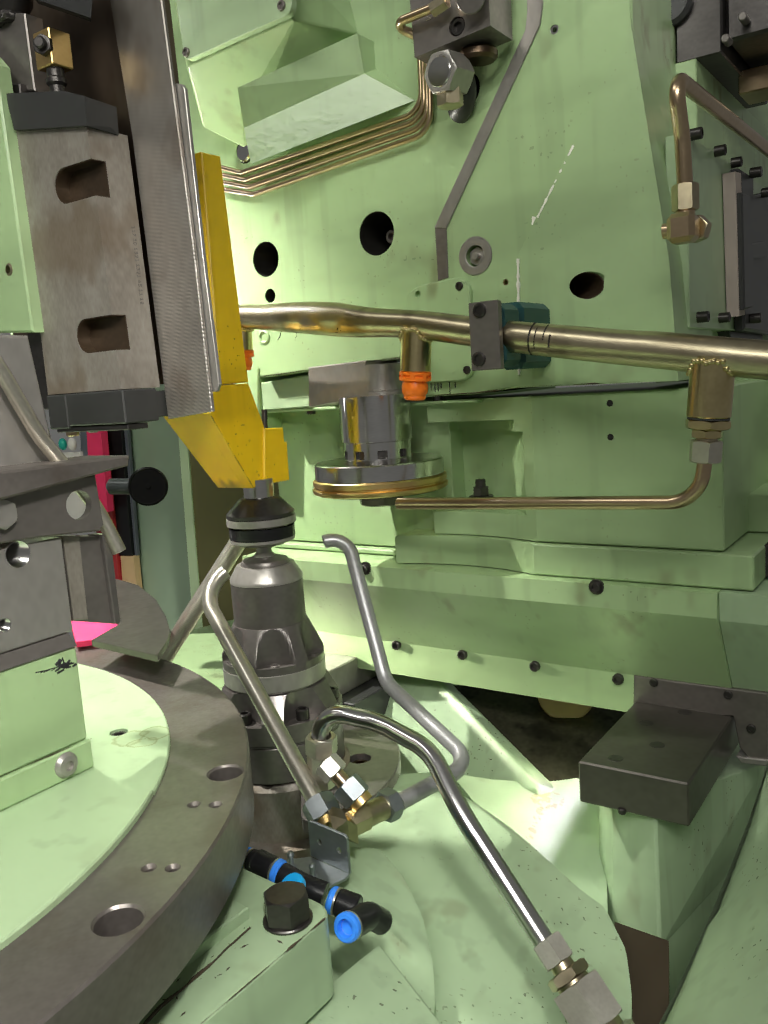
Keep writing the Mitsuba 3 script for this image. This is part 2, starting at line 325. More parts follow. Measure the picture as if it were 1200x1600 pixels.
def tube(P, r, seg=20, bore=0.0):
    """A tube along the points P; r is one radius or one per point; bore > 0 leaves an open mouth of that radius at the start."""
    P = np.asarray(P, float); n = len(P); rr = np.full(n, r) if np.isscalar(r) else np.asarray(r, float)
    T_ = np.gradient(P, axis=0); T_ /= np.linalg.norm(T_, axis=1, keepdims=True)
    u = frame(T_[0])[:, 0]; V = []; th = np.linspace(0, 2 * np.pi, seg, endpoint=False)
    rings = []
    for i in range(n):
        u = unit(u - T_[i] * (u @ T_[i])); v = np.cross(T_[i], u)
        rings.append((P[i], u, v, rr[i]))
    seq = list(rings)
    if bore:
        p, u0, v0, _ = rings[0]; t0 = T_[0]
        seq = [(p + t0 * 0.006, u0, v0, bore), (p, u0, v0, bore), (p, u0, v0, rr[0] - 0.0004), (p + t0 * 0.0004, u0, v0, rr[0])] + rings[1:]
    for p, u, v, q in seq: V.append(p + q * (np.outer(np.cos(th), u) + np.outer(np.sin(th), v)))
    m = len(seq); V = np.vstack(V); Fc = []
    for i in range(m - 1):
        for k in range(seg):
            l = (k + 1) % seg; a, b, c, d = i * seg + k, i * seg + l, (i + 1) * seg + l, (i + 1) * seg + k
            Fc += [[a, b, c], [a, c, d]]
    V = np.vstack([V, seq[0][0], seq[-1][0]]); e0, e1 = m * seg, m * seg + 1
    for k in range(seg):
        l = (k + 1) % seg; Fc += [[e0, l, k], [e1, (m - 1) * seg + k, (m - 1) * seg + l]]
    t = trimesh.Trimesh(V, np.array(Fc), process=False)
    if t.volume < 0: t.invert()
    return t

def terrain(edge, ctrl, zb, step=0.012, smooth=1e-7, quad=True):
    """A casting whose top runs through the control points, over the plan of edge, with walls down to zb."""
    edge, ctrl = np.asarray(edge, float), np.asarray(ctrl, float)
    allp = np.vstack([edge, ctrl]) if len(ctrl) else edge
    o_ = allp[:, :2].mean(0)
    def basis(q): x, y = (q - o_).T * 4; return np.stack([x * 0 + 1, x, y, x * x, x * y, y * y], 1)
    co = np.linalg.lstsq(np.vstack([basis(allp[:, :2]), 0.05 * np.eye(6)[3:]]), np.r_[allp[:, 2], 0, 0, 0], rcond=None)[0]
    rest = RBFInterpolator(allp[:, :2], allp[:, 2] - basis(allp[:, :2]) @ co, smoothing=0.02, kernel='thin_plate_spline')
    f = lambda q: basis(q) @ co + 0.35 * rest(q)
    pl = Polygon(edge[:, :2]).buffer(0)
    ring = []
    per = pl.exterior.length; m = int(per / (step * 0.6))
    ring = [pl.exterior.interpolate(t).coords[0] for t in np.linspace(0, per, m, endpoint=False)]
    x0, y0, x1, y1 = pl.bounds; inn = pl.buffer(-step * 0.45)
    gp = [(x, y) for x in np.arange(x0, x1, step) for y in np.arange(y0, y1, step) if inn.contains(Point(x, y))]
    P2 = np.array(ring + gp); D = Delaunay(P2).simplices
    D = np.array([t for t in D if pl.buffer(1e-6).contains(Point(P2[t].mean(0)))])
    z = f(P2); top = np.c_[P2, z]
    a = P2[D]; s = (a[:, 1, 0] - a[:, 0, 0]) * (a[:, 2, 1] - a[:, 0, 1]) - (a[:, 1, 1] - a[:, 0, 1]) * (a[:, 2, 0] - a[:, 0, 0])
    D[s < 0] = D[s < 0][:, ::-1]
    nr = len(ring); bot = np.c_[P2[:nr], np.full(nr, zb)]; V = np.vstack([top, bot]); n = len(top)
    ccw = Polygon(ring).exterior.is_ccw; W = []
    for i in range(nr):
        j = (i + 1) % nr; q = [[n + i, n + j, j], [n + i, j, i]]
        W += q if ccw else [t[::-1] for t in q]
    return trimesh.Trimesh(V, np.vstack([D, np.array(W)]), process=False)

def socket(c, axis, r, h, hx=None):
    """A socket head cap screw: head from c along axis with its hexagon recess."""
    hx = r * 1.05 if hx is None else hx; ch = r * 0.14
    head = lathe([(0, 0), (r, 0), (r, h - ch), (r - ch, h), (0, h)], seg=28)
    rec = hull([(hx / 2 / 0.866 * math.cos(t), hx / 2 / 0.866 * math.sin(t), z) for t in np.arange(6) * np.pi / 3 for z in (h * 0.45, h * 1.1)])
    t = sub(head, rec); t.vertices = t.vertices @ frame(axis).T + np.asarray(c, float); return t

def hole(c, axis, r, depth, seg=36):
    axis = unit(axis); return cyl(np.asarray(c) - axis * 0.01, np.asarray(c) + axis * depth, r, seg=seg)

def text_on(s, o, xdir, ydir, height, depth=0.0006, bold=True):
    t = meshkit.text_mesh(s, height, depth, bold); x, y = unit(xdir), unit(ydir); Fm = np.stack([x, y, np.cross(x, y)], 1)
    t.vertices = t.vertices @ Fm.T + np.asarray(o, float); return t

def add(key, mesh, mat, label=None, cat=None, group=None, kind=None, smooth=32):
    k, i = key, 0
    while k in scene: i += 1; k = f'{key}_{i:03d}'
    scene[k] = mikit.ply(mesh, mat, smooth)
    if label or kind: tag(k, label, cat, group, kind)
    return k

def tag(k, label=None, cat=None, group=None, kind=None):
    labels[k] = {a: b for a, b in (('label', label), ('category', cat), ('group', group), ('kind', kind)) if b}
    return k
def thing(k, label, cat, group=None): return tag(k, label, cat, group)

# ---------------------------------------------------------------- the setting: bed and far panels
YW = 0.80                                        # front of the main wall
XS = -0.238                                      # its right flank, below the ledge
add('machine_bed', box((-1.5, -0.1, -0.70), (0.5, 1.4, -0.60)), 'cast_green', 'green cast machine bed under all the castings', kind='structure')

# ---------------------------------------------------------------- wheel head housing (the big green wall)
H = thing('wheel_head_housing', 'large light green machine wall with holes, bolt plugs and a stepped casting', 'machine housing')
w = lambda px, py, y=YW: U(px, py, y=y)
zt, xl = 0.62, -1.25
wall = [A(xl, YW, zt), A(w(988, 38)[0], YW, zt), w(988, 38), w(1066, 592), w(820, 604), w(742, 616), w(628, 622), w(626, 552), w(404, 578), w(404, 720), w(366, 712), w(366, 560), A(xl, YW, w(366, 560)[2])]
def px2m(n, px, py, **k): return n / FOC * float((RW.T @ U(px, py, **k))[2])
cut = []
for (px, py, rr, dp) in ((415, 405, 0.0205, 0.05), (422, 462, 0.0082, 0.05), (588, 365, 0.0232, 0.06), (790, 441, 0.0032, 0.02), (866, 46, 0.0042, 0.02), (383, 236, 0.014, 0.03), (726, 140, 0.017, 0.05), (743, 400, 0.0115, 0.02)):
    cut.append(hole(w(px, py), EY, rr, dp))
    if rr > 0.008 and rr != 0.0115:
        c = w(px, py) + EY * 0.0012; add(H + '__wall__bore_liner', lathe([(rr - 0.0001, 0), (rr - 0.0001, dp - 0.002), (0, dp - 0.002)], c, EY, 36), 'cavity')
sl = U(905, 448, y=YW); axs = unit(A(-0.72, 0.62, 0.05))
cut.append(cyl(sl - axs * 0.03, sl + axs * 0.07, 0.0125))
add(H + '__wall', sub(slab(wall, EY * 0.13, 0.002), *cut), 'green_paint')
add(H + '__flank', box((-0.285, YW + 0.1295, -0.02), (XS, 1.6, U(990, 38, y=YW)[2])), 'green_paint')
add(H + '__upper_flank', box((-0.285, YW + 0.125, U(990, 38, y=YW)[2] + 0.0004), (w(988, 38)[0] - 0.001, 1.6, 0.6)), 'green_paint')
gus = [w(969, 84), w(987, 36), w(1052, 410), w(1068, 594), w(819, 605), w(816, 402), w(842, 347)]
front = [g - EY * e for g, e in zip(gus, (0.0005, 0.003, 0.012, 0.016, 0.013, 0.011, 0.008))]
gm = hull(front + [g + EY * 0.02 for g in gus[:1] + gus[4:]] + [g + EY * 0.13 - EX * 0.004 for g in gus[1:4]])
sl = U(905, 448, y=YW); axs = unit(A(-0.72, 0.62, 0.05))
gm = sub(gm, cyl(sl - axs * 0.03, sl + axs * 0.07, 0.0125))
add(H + '__gusset', gm, 'green_paint', smooth=20)
lin_ = inter(sub(cyl(sl - axs * 0.03, sl + axs * 0.066, 0.01249), cyl(sl - axs * 0.04, sl + axs * 0.030, 0.0116), cyl(sl, sl + axs * 0.060, 0.0108)), box((-2, YW - 0.0072, -2), (2, 2, 2), 0))
add(H + '__gusset__bore_liner', lin_, 'liner_brown')
crk = [front[0], front[0] * .55 + front[6] * .45, front[6], front[5]]
for i_, (p_, q_) in enumerate(((front[0], front[6]), (front[5], front[4]))):
    n_ = 60; L0 = np.array([p_ + (q_ - p_) * t for t in np.linspace(.02, .98 if i_ == 0 else .9, n_)]); L0[:, 1] -= .0010; L0[:, 0] += .0011
    add(H + '__gusset__chipped_edge', tube(L0, .0011 + .0022 * np.clip(meshkit.noise(L0 * 300 + 5, 2) - .35, 0, 1), 6), 'white_plastic')
add(H + '__gusset__chipped_edge', hull([front[6] + A(a_, -.0006, b_) for a_, b_ in ((-.004, -.003), (.005, .002), (-.003, .005), (.002, -.004))]), 'white_plastic')
# bolts inside the two bores, hexagon plug with washer
for px, py, r in ((420, 409, 0.0068), (590, 366, 0.0075)):
    c = w(px, py); add(H + '__wall__bore_bolt', cat(socket(A(c[0], YW + 0.04, c[2]), -EY, r, 0.014)), 'dull_steel')
pc = w(743, 400)
add(H + '__washer', lathe([(0.0105, 0), (0.0188, 0), (0.0192, 0.0006), (0.0186, 0.0014), (0.0125, 0.0018), (0.0105, 0.0012)], pc, -EY, closed=True), 'ground_steel')
add(H + '__plug', cat(hexn(pc + EY * 0.012, -EY, 0.017, 0.008), cyl(pc + EY * 0.006, pc - EY * 0.002, 0.0038, 0.0005)), 'ground_steel')
add(H + '__thread_insert', lathe([(0.0018, 0), (0.0030, 0), (0.0030, 0.004), (0.0018, 0.004)], w(790, 441) + EY * 0.001, EY, 20, True), 'copper_line')
add(H + '__thread_insert', lathe([(0.0022, 0), (0.0040, 0), (0.0040, 0.004), (0.0022, 0.004)], w(866, 46) + EY * 0.001, EY, 20, True), 'bright_steel')
# bare metal strip let into the paint
s1 = [w(824, -40), w(849, -40), w(849, 10), w(845, 40), w(699, 356), w(680, 356), w(822, 48), w(825, 20)]
s2 = [w(680, 356), w(698, 356), w(701, 434), w(685, 439)]
add(H + '__metal_strip', slab([p - EY * 0.0025 for p in s1], EY * 0.01, 0.0006), 'ground_steel')
add(H + '__metal_strip', slab([p - EY * 0.0010 for p in s2], EY * 0.01, 0.0004), 'dull_steel')

# lower lip with its own front, under the pipe
LP = lambda px, py: U(px, py, y=YW - 0.018)
add(H + '__lower_lip', slab([LP(403, 505), LP(650, 500), LP(655, 556), LP(405, 590)], EY * 0.07, 0.002), 'green_paint')
bt = w(413, 527, 0.782); add(H + '__ring_stud', lathe([(0.0045, 0), (0.0085, 0), (0.0085, 0.003), (0.0065, 0.004), (0.0045, 0.002)], bt + EY * 0.002, -EY, 28, True), 'green_paint')
add(H + '__lip_block', slab([w(407, 598), w(484, 585), w(484, 636), w(410, 642)], EY * 0.06, 0.0015), 'satin_green')
add(H + '__lip_floor', box((w(410, 640)[0], YW + 0.004, w(484, 637)[2] - 0.004), (w(742, 616)[0], YW + 0.06, w(484, 637)[2])), 'green_paint')
for px, py in ((486, 642), (684, 622)):
    c = U(px, py, y=YW + 0.012); add(H + '__underside_screw', cyl(c + EZ * 0.004, c - EZ * 0.004, 0.0055, 0.0006, 24), 'black_oxide')

# stepped casting at the upper left
def prot(pts): return [U(px, py, y=YW - e) for px, py, e in pts]
c1 = prot([(262, -60, .10), (462, -60, .085), (462, 26, .085), (290, 104, .10), (504, 50, .040), (350, 125, .062), (306, 145, .066), (560, 50, .0), (318, 200, .040), (374, 180, .040), (382, 232, 0.0)])
t1 = rhull(c1 + [p + EY * (YW + 0.02 - p[1]) for p in c1], .005); add(H + '__stepped_casting', t1, 'hammer_green', smooth=30)
f2 = prot([(371, 137, .10), (558, 52, .030), (569, 115, .022), (381, 200, .085)])
f3 = f2[2:] + prot([(648, 157, .0)]); n3_ = np.cross(f3[1] - f3[0], f3[2] - f3[0]); r3_ = U(392, 256, d=1.0); r4_ = U(617, 154, d=1.0)
f3 += [r3_ * ((n3_ @ f3[0]) / (n3_ @ r3_)), r4_ * ((n3_ @ f3[0]) / (n3_ @ r4_))]
bk_ = lambda L, up_=0.0: hull(L + [p + EY * (YW + 0.02 - p[1]) + EZ * up_ * (YW + 0.02 - p[1]) for p in L])
add(H + '__ledge_casting', tm(man(bk_(f2)) + man(bk_(f3, .45))), 'hammer_green', smooth=14)
cv = [U(px, py, y=YW - 0.112) for px, py in ((266, -60), (455, -60), (455, 20), (288, 96))]
add(H + '__cover_plate', slab(rounded(cv, 0.008), EY * 0.008, 0.0008), 'satin_green')
for px, py in ((441, 9), (292, 82)):
    c = U(px, py, y=YW - 0.112); add(H + '__cover_plate__screw', socket(c, -EY, 0.0045, 0.003), 'dull_steel')
add(H + '__bore_plug', cyl(w(383, 238) - EY * 0.004, w(383, 238) + EY * 0.02, 0.0115, 0.002), 'bright_steel')
# flat cover behind the pipe clamp
bp = [U(px, py, y=YW - 0.006) for px, py in ((634, 462), (650, 447), (718, 432), (734, 446), (739, 583), (722, 596), (636, 600))]
add(H + '__clamp_cover', sub(slab(rounded(bp, 0.006, 4), EY * 0.012, 0.0014), hole(U(653, 460, y=YW - 0.006), EY, 0.0036, 0.006)), 'green_paint')
for px, py in ((718, 447), (730, 578)):
    add(H + '__clamp_cover__screw', socket(U(px, py, y=YW - 0.006), -EY, 0.0042, 0.0022), 'black_oxide')
random.seed(3)
dr_ = [box(w(p, 598, 0.7955) - A(0.0006, 0, q), w(p, 598, 0.7955) + A(0.0006, 0.0006, 0.001), 0.0002) for p, q in ((673, .008), (679, .010), (684, .009), (689, .006), (702, .012), (711, .005))]
add(H + '__ink_run', cat(dr_), 'ink', kind='stuff')

# ---------------------------------------------------------------- right flank: cover plate, brass elbow, black motor parts
P0 = thing('flank_cover', 'smooth green cover plate bolted to the right side of the wall', 'cover plate')
XP = -0.222
fl = [U(1078, 318, x=XP), U(1078, 513, x=XP), U(1192, 521, x=XP), U(1192, 180, x=XP), U(1095, 190, x=XP)]
y0, z0, z1 = U(1078, 513, x=XP)[1], U(1078, 513, x=XP)[2], U(1100, 185, x=XP)[2]
add(P0 + '__plate', box((XS - 0.004, y0, z0), (XP, 1.20, U(1072, 205, x=XP)[2])), 'satin_green')
for px, py in ((1079, 211), (1117, 237), (1143, 255), (1090, 496), (1124, 497), (1152, 499)):
    c = U(px, py, x=XP); add(P0 + '__plate__bolt', socket(c, EX, 0.0052, 0.0105), 'black_oxide')
pp = U(1057, 432, x=XS); add(P0 + '__sunk_screw', cyl(U(1057, 434, y=0.85), U(1057, 434, y=0.85) + EX * 0.001, 0.006), 'black_oxide')

E_ = thing('flank_elbow_line', 'bent brass tube with angled union on the right flank of the wall', 'hydraulic line')
XE = -0.199
pts = [U(1071, 300, x=XE), U(1066, 215, x=XE), U(1053, 118, x=XE), U(1220, 250, x=XE)]
add(E_ + '__tube', tube(path(pts, [0.03, 0.014]), 0.0062), 'copper_line')
bz = U(1071, 328, x=XE)
add(E_ + '__union_nut', hexn(bz - EZ * 0.001, EZ, 0.0185, 0.021, rot=0.25), 'brass_zinc')
add(E_ + '__neck', cyl(bz - EZ * 0.008, bz, 0.0075), 'copper_line')
ec = U(1068, 357, x=XE)
add(E_ + '__elbow_body', box(ec - A(0.011, 0.012, 0.0115), ec + A(0.011, 0.010, 0.0115), 0.004), 'copper_line')
add(E_ + '__banjo_head', hexn(ec + A(0.006, 0.010, 0), A(0.25, 1, 0), 0.019, 0.009, rot=0.3), 'brass_zinc')
add(E_ + '__stub', cyl(ec - EX * 0.016, ec - EX * 0.01, 0.0062), 'copper_line')

K = thing('black_end_cover', 'black cast cover with scalloped edge at the right border, above the pipe', 'cover')
XK = -0.224
def kx(px, py, x=XK): return U(px, py, x=x)
add(K + '__gasket', slab([kx(1149, 268, -.2085), kx(1158, 270, -.2085), kx(1164, 492, -.2085), kx(1155, 494, -.2085)], -EX * 0.0125, 0.0004), 'gasket')
pr = [kx(1158, 262, -0.21), kx(1178, 275, -.21), kx(1178, 306, -.21), kx(1198, 300, -.21), kx(1260, 300, -.21), kx(1260, 530, -.21), kx(1164, 516, -.21)]
add(K + '__body', slab(pr, -EX * 0.0105, 0.003), 'black_paint')
add(K + '__rib', slab([kx(1160, 300, -.203), kx(1172, 304, -.203), kx(1176, 380, -.203), kx(1200, 376, -.203), kx(1200, 402, -.203), kx(1178, 404, -.203), kx(1178, 480, -.203), kx(1164, 484, -.203)], -EX * 0.012, 0.002), 'black_paint')
for px, py in ((1172, 271), (1172, 498), (1190, 302)):
    c = kx(px, py, -0.21); add(K + '__body__screw', cyl(c, c + EX * 0.012, 0.0055, 0.0008, 24), 'black_oxide')
add(K + '__foot', slab([kx(1140, 517, -.225), kx(1192, 521, -.225), kx(1192, 548, -.225), kx(1143, 533, -.225)], -EX * 0.03, 0.001), 'black_paint')

V = thing('motor_bracket', 'dark blackened block with round boss in the top right corner', 'bracket')
yb_ = 0.93; c0 = U(1128, 82, y=yb_)
add(V + '__block', box((U(1056, 90, y=yb_)[0], yb_, c0[2]), (c0[0], U(1200, 150, x=c0[0])[1], c0[2] + 0.2), 0.0015), 'black_oxide')
add(V + '__arm', box((c0[0] + 0.001, yb_ + 0.012, c0[2] + 0.012), (c0[0] + 0.05, yb_ + 0.2, c0[2] + 0.2), 0.003), 'black_oxide')
bc = U(1045, 2, y=yb_ - 0.01); add(V + '__boss', cyl(bc, bc + EY * 0.05, 0.022, 0.004), 'black_paint')
for px, py in ((1135, 62), (1162, 28)):
    c = U(px, py, y=yb_ - 0.002); add(V + '__arm__screw', cyl(c + EY * 0.01, c - EY * 0.006, 0.004, 0.0008, 24), 'dull_steel')
c = U(1185, 122, y=1.02); add('brown_spacer', box(c - A(0.02, 0.0, 0.012), c + A(0.03, 0.05, 0.012)), 'copper_line', 'small brown metal spacer under the dark block at the top right', 'spacer')

# ---------------------------------------------------------------- lower slide: box with wheel clearance, band, apron
S = thing('cross_slide', 'green carriage below the wall with a hollowed recess, band and folded apron', 'machine carriage')
AX = A(-0.545, 0.78)                              # wheel axis in plan
x_r, zbx = U(1132, 862, y=0.80)[0], U(1132, 862, y=0.80)[2]
xb = U(640, 720, y=0.80)[0]
zp0, zp1 = U(700, 655, y=0.87)[2], U(700, 796, y=0.83)[2]
xb = -0.503
bxm = box((xb, 0.80, zbx), (x_r, 1.15, -0.024), 0.0015)
bxm = sub(bxm, cyl(A(-0.50, 0.74, zp1), A(-0.50, 0.74, zp0 - 0.012), 0.134, seg=96), cyl(A(-0.50, 0.74, zp0 - 0.0125), A(-0.50, 0.74, zp0), 0.126, seg=96), cyl(A(-0.462, 0.585, -0.4), A(-0.462, 0.585, 0.1), 0.2345, seg=160))
add(S + '__box', bxm, 'green_paint')
add(S + '__rear_body', box((U(440, 830, y=0.845)[0], 0.845, -0.1985), (xb + 0.01, 1.15, -0.02), 0.0015), 'green_paint')
for px, py in ((953, 630), (954, 683)):
    c = U(px, py, y=0.80); add(S + '__box__tapped_hole', lathe([(0.0, 0.0), (0.0026, 0.0), (0.0032, -0.0004), (0.0, -0.0006)], c + EY * 0.0001, EY, 20), 'cavity')
nb = U(752, 778, y=0.838)
add(S + '__box__nut', cat(cyl(nb, nb + EZ * 0.003, 0.0135, 0.0005), hexn(nb + EZ * 0.003, EZ, 0.0165, 0.010), cyl(nb, nb + EZ * 0.021, 0.0058, 0.001)), 'black_oxide')
yband = 0.793; xbr = U(1178, 872, y=yband)[0]; zb1 = U(1150, 922, y=yband)[2]
band = box((U(620, 850, y=0.80)[0], yband, zb1), (xbr, 1.10, zbx - 0.0012), 0.0015)
add(S + '__band', sub(band, cyl(A(-0.462, 0.585, -0.4), A(-0.462, 0.585, 0.1), 0.2275, seg=160)), 'green_paint')
add(S + '__rear_band', box((U(440, 850, y=0.85)[0], 0.832, zb1), (U(620, 850, y=0.80)[0] - 0.001, 1.1, -0.200), 0.0015), 'green_paint')
# apron profile: solved from its right end
yr = 0.778; er = U(1120, 967, y=yr); xa = er[0]
eb, et = U(1143, 1076, x=xa), U(1120, 924, x=xa)
yf = eb[1]; zf = U(975, 1112, y=yf)[2]
prof = [(et[1], zb1 - 0.0012), (er[1], er[2]), (eb[1], eb[2]), (eb[1], zf), (eb[1] + 0.006, zf), (1.0, eb[2]), (1.0, zb1 - 0.0012)]
xal = U(440, 900, y=0.85)[0]
ap = slab([A(xa, y, z) for y, z in prof], A(xal - xa, 0, 0), 0.0)
mid = 0.5 * (eb[1] + 1.0)
add(S + '__apron', ap, 'green_paint', smooth=False)
prof2 = [(et[1] + 0.006, zb1 - 0.0015), (er[1] + 0.008, er[2] - 0.004), (eb[1] + 0.004, eb[2] - 0.002), (1.0, eb[2] - 0.002), (1.0, zb1 - 0.0015)]
xe = U(1205, 985, y=0.80)[0]
add(S + '__end_casting', slab([A(xa + 0.0005, y, z) for y, z in prof2], A(xe - xa + 0.03, 0, 0), 0.0), 'cast_green', smooth=False)
add(S + '__end_box', box((xbr - 0.06, yband + 0.05, zb1 + 0.001), (xbr + 0.10, 1.25, zbx - 0.0015)), 'sooty')
def on_face(px, py, y0, y1, z0, z1):
    """Meets the slanted strip of the apron between two lines along x."""
    r = U(px, py, d=1.0); n = A(0, z1 - z0, -(y1 - y0)); o = A(0, y0, z0); return r * ((n @ o) / (n @ r))
for px, py in ((571, 888), (932, 917)):
    c = on_face(px, py, et[1], er[1], et[2], er[2]); add(S + '__apron__slot', cyl(c - EZ * 0.004 + EY * 0.004, c - EZ * 0.004 - EY * 0.0003, 0.0036), 'cavity')
    add(S + '__apron__bolt', cat(socket(c, -EY, 0.0052, 0.006), cyl(c + EY * 0.002, c - EY * 0.001, 0.0075)), 'black_oxide')
for px, py in ((621, 1007), (724, 1022), (837, 1040), (967, 1060)):
    c = U(px, py, y=yf); add(S + '__apron__bolt', socket(c, -EY, 0.0056, 0.0055), 'black_oxide')
# right rear of the box: step, small cover
add(S + '__step', box((x_r - 0.05, 0.90, zbx), (x_r + 0.035, 1.2, -0.135)), 'green_paint')
add(S + '__rear_panel', box((x_r - 0.05, 1.00, -0.134), (x_r + 0.05, 1.2, 0.0)), 'green_paint')
add(S + '__dark_clip', cyl(U(1134, 796, y=0.905) , U(1134, 796, y=0.905) + EX * 0.012, 0.004), 'black_plastic')
gr = [U(px, py, y=1.0) for px, py in ((1165, 830), (1165, 790), (1178, 757), (1260, 740), (1260, 815))]
add(S + '__guard', slab(rounded(gr, 0.01), EY * 0.05, 0.003), 'green_paint')

# ---------------------------------------------------------------- guide blocks
ZB = -0.342
def guide(name, label, x0, x1, yf_, yb, hgt):
    g = thing(name, label, 'guide block', 'steel guide blocks under the apron' if False else None)
    return g
G = thing('guide_block', 'dark ground steel guide block with four round plugs, right foreground', 'guide block')
gx0, gx1, gy0, gy1 = -0.2815, -0.186, 0.674, yf + 0.06
bl = box((gx0, gy0, ZB - 0.0385), (gx1, gy1, ZB), 0.0015)
add(G + '__body', bl, 'slide_steel')
for px, py in ((1070, 1113), (1010, 1130), (1027, 1164), (962, 1185)):
    c = U(px, py, z=ZB); add(G + '__body__plug', cyl(c - EZ * 0.003, c + EZ * 0.0003, 0.0068, 0.0002), 'black_oxide')
c = U(972, 1266, y=gy0); add(G + '__nub', cyl(c + EZ * 0.002, c - EZ * 0.003, 0.0035, 0.0008, 20), 'black_oxide')
fr = [U(px, py, y=yf - 0.003) for px, py in ((990, 1056), (1152, 1078), (1200, 1084), (1200, 1190), (1172, 1188))] + [A(gx1 + .006, yf - .003, ZB - .03), A(gx1 + .0006, yf - .003, ZB + .0006), A(gx0 - .0006, yf - .003, ZB + .0006), U(990, 1112, y=yf - 0.003)]
add(G + '__wiper_frame', slab(fr, EY * 0.012, 0.001), 'dull_steel')
for px, py in ((1022, 1066), (1138, 1085), (1174, 1138)):
    add(G + '__wiper_frame__screw', socket(U(px, py, y=yf - 0.003), -EY, 0.0042, 0.003), 'black_oxide')
add(G + '__frame_foot', slab([U(px, py, y=yf - 0.006) for px, py in ((1150, 1182), (1215, 1190), (1215, 1200), (1158, 1193))], EY * 0.02, 0.001), 'ground_steel')
G2 = thing('far_guide_block', 'steel guide block behind the work spindle, ending at a plated wiper frame', 'guide block')
b0 = U(512, 985, z=ZB); b1 = U(603, 1004, z=ZB)
add(G2 + '__body', box((b0[0], 0.72, ZB - 0.0385), (b1[0], 0.93, ZB), 0.0015), 'ground_steel')
yf2 = 0.90
fr = [U(px, py, y=yf2) for px, py in ((512, 978), (606, 996), (610, 1050), (603, 1060), (600, 1006), (512, 988))]
add(G2 + '__wiper_frame', slab(fr, EY * 0.012, 0.001), 'ground_steel')
for px, py in ((520, 982), (592, 1000)): add(G2 + '__wiper_frame__screw', socket(U(px, py, y=yf2), -EY, 0.005, 0.003), 'dull_steel')
for px, py in ((538, 1002), (546, 1022)):
    c = U(px, py, z=ZB); add(G2 + '__body__plug', cyl(c - EZ * 0.003, c + EZ * 0.0003, 0.0068, 0.0002), 'dull_steel')
add(G2 + '__under_rail', box((b0[0] + 0.01, 0.78, ZB - 0.075), (b1[0] + 0.03, 1.0, ZB - 0.0395)), 'black_paint')

# ---------------------------------------------------------------- lower castings of the bed
def z_(px, py, z): return U(px, py, z=z)
def d_(px, py, d): return U(px, py, d=d)
# hub: the broad sloping casting in the middle
hub = [z_(520, 1275, -.414), z_(600, 1215, -.414), z_(690, 1205, -.408), d_(722, 1226, .845), d_(800, 1300, .79), d_(880, 1372, .735), d_(905, 1400, .72), d_(945, 1420, .70), d_(978, 1480, .665), d_(987, 1545, .635), d_(986, 1640, .60), d_(985, 1760, .57), d_(600, 1800, .56), d_(480, 1500, .66)]
add('hub_casting', terrain(hub, [], -0.62, 0.012), 'cast_green', 'broad sloping green casting flecked with dark chips, in the lower middle', 'casting', smooth=40)
bul = [d_(548, 1330, .72), d_(592, 1322, .725), d_(630, 1370, .70), d_(660, 1430, .67), d_(676, 1500, .64), d_(680, 1560, .62), d_(672, 1680, .58), d_(540, 1700, .55), d_(470, 1450, .62)]
add('rounded_casting', terrain(bul, [], -0.62, 0.012), 'cast_green', 'smooth rounded green casting left of the sloping one, near the bottom edge', 'casting', smooth=40)
# web and channel behind the hub
wb = [d_(556, 1106, 1.02), d_(640, 1070, 1.06), d_(690, 1062, 1.06), d_(846, 1229, .885), d_(716, 1218, .885), d_(600, 1200, .93)]
web = hull(wb + [p - EZ * 0.25 for p in wb] )
wA, wB = d_(680, 1056, 1.07), d_(848, 1231, .893)
nh_ = unit(A(-(wB - wA)[1] * -1, (wB - wA)[0] * -1, 0)); nh_ = nh_ if nh_[1] < 0 else -nh_
wN = np.cross(wB - wA, nh_ * .62 - EZ * .78)
def on_web(px, py):
    r = U(px, py, d=1.0); return r * ((wN @ wA) / (wN @ r))
wb = [wA, wB, on_web(722, 1236), on_web(590, 1225), on_web(530, 1130), wA + (wA - wB) * .7]
add('rear_web', rhull(wb + [p - EZ * 0.22 for p in wb] + [p + EY * .016 + EX * .010 - EZ * .01 for p in (wA, wB)], .006), 'cast_green', 'green ramp shaped web running back under the apron, beside the grey bent tube', 'casting', smooth=30)
ch_ = [d_(700, 1205, .91), d_(846, 1226, .915), d_(905, 1218, .92), d_(945, 1250, .88), d_(950, 1440, .78), d_(900, 1420, .77), d_(780, 1310, .82)]
add('lit_channel', terrain([p - EZ * 0.0 for p in ch_], [], -0.62, 0.012), 'rust_run_green', 'brightly lit green channel between the sloping casting and the pedestal, with a rust run', 'channel', smooth=40)
rs = lambda px, py, d: U(px, py, d=d) + EZ * 0.0025
cav = thing('oily_cavity', 'dark oily recess beneath the apron with soot patches', 'recess')
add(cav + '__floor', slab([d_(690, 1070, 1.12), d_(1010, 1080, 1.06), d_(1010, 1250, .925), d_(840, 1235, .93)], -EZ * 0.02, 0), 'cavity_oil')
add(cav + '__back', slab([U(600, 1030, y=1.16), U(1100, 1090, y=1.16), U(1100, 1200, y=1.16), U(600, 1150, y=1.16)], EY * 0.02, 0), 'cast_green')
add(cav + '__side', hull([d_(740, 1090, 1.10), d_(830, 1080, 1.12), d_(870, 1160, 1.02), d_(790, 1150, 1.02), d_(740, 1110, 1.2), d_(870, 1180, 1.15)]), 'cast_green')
add('cream_cap', cyl(U(884, 1082, y=0.93), U(884, 1082, y=0.96), 0.0345, 0.002), 'cream_cap', 'cream round cap hanging half hidden behind the lower edge of the apron', 'cap')
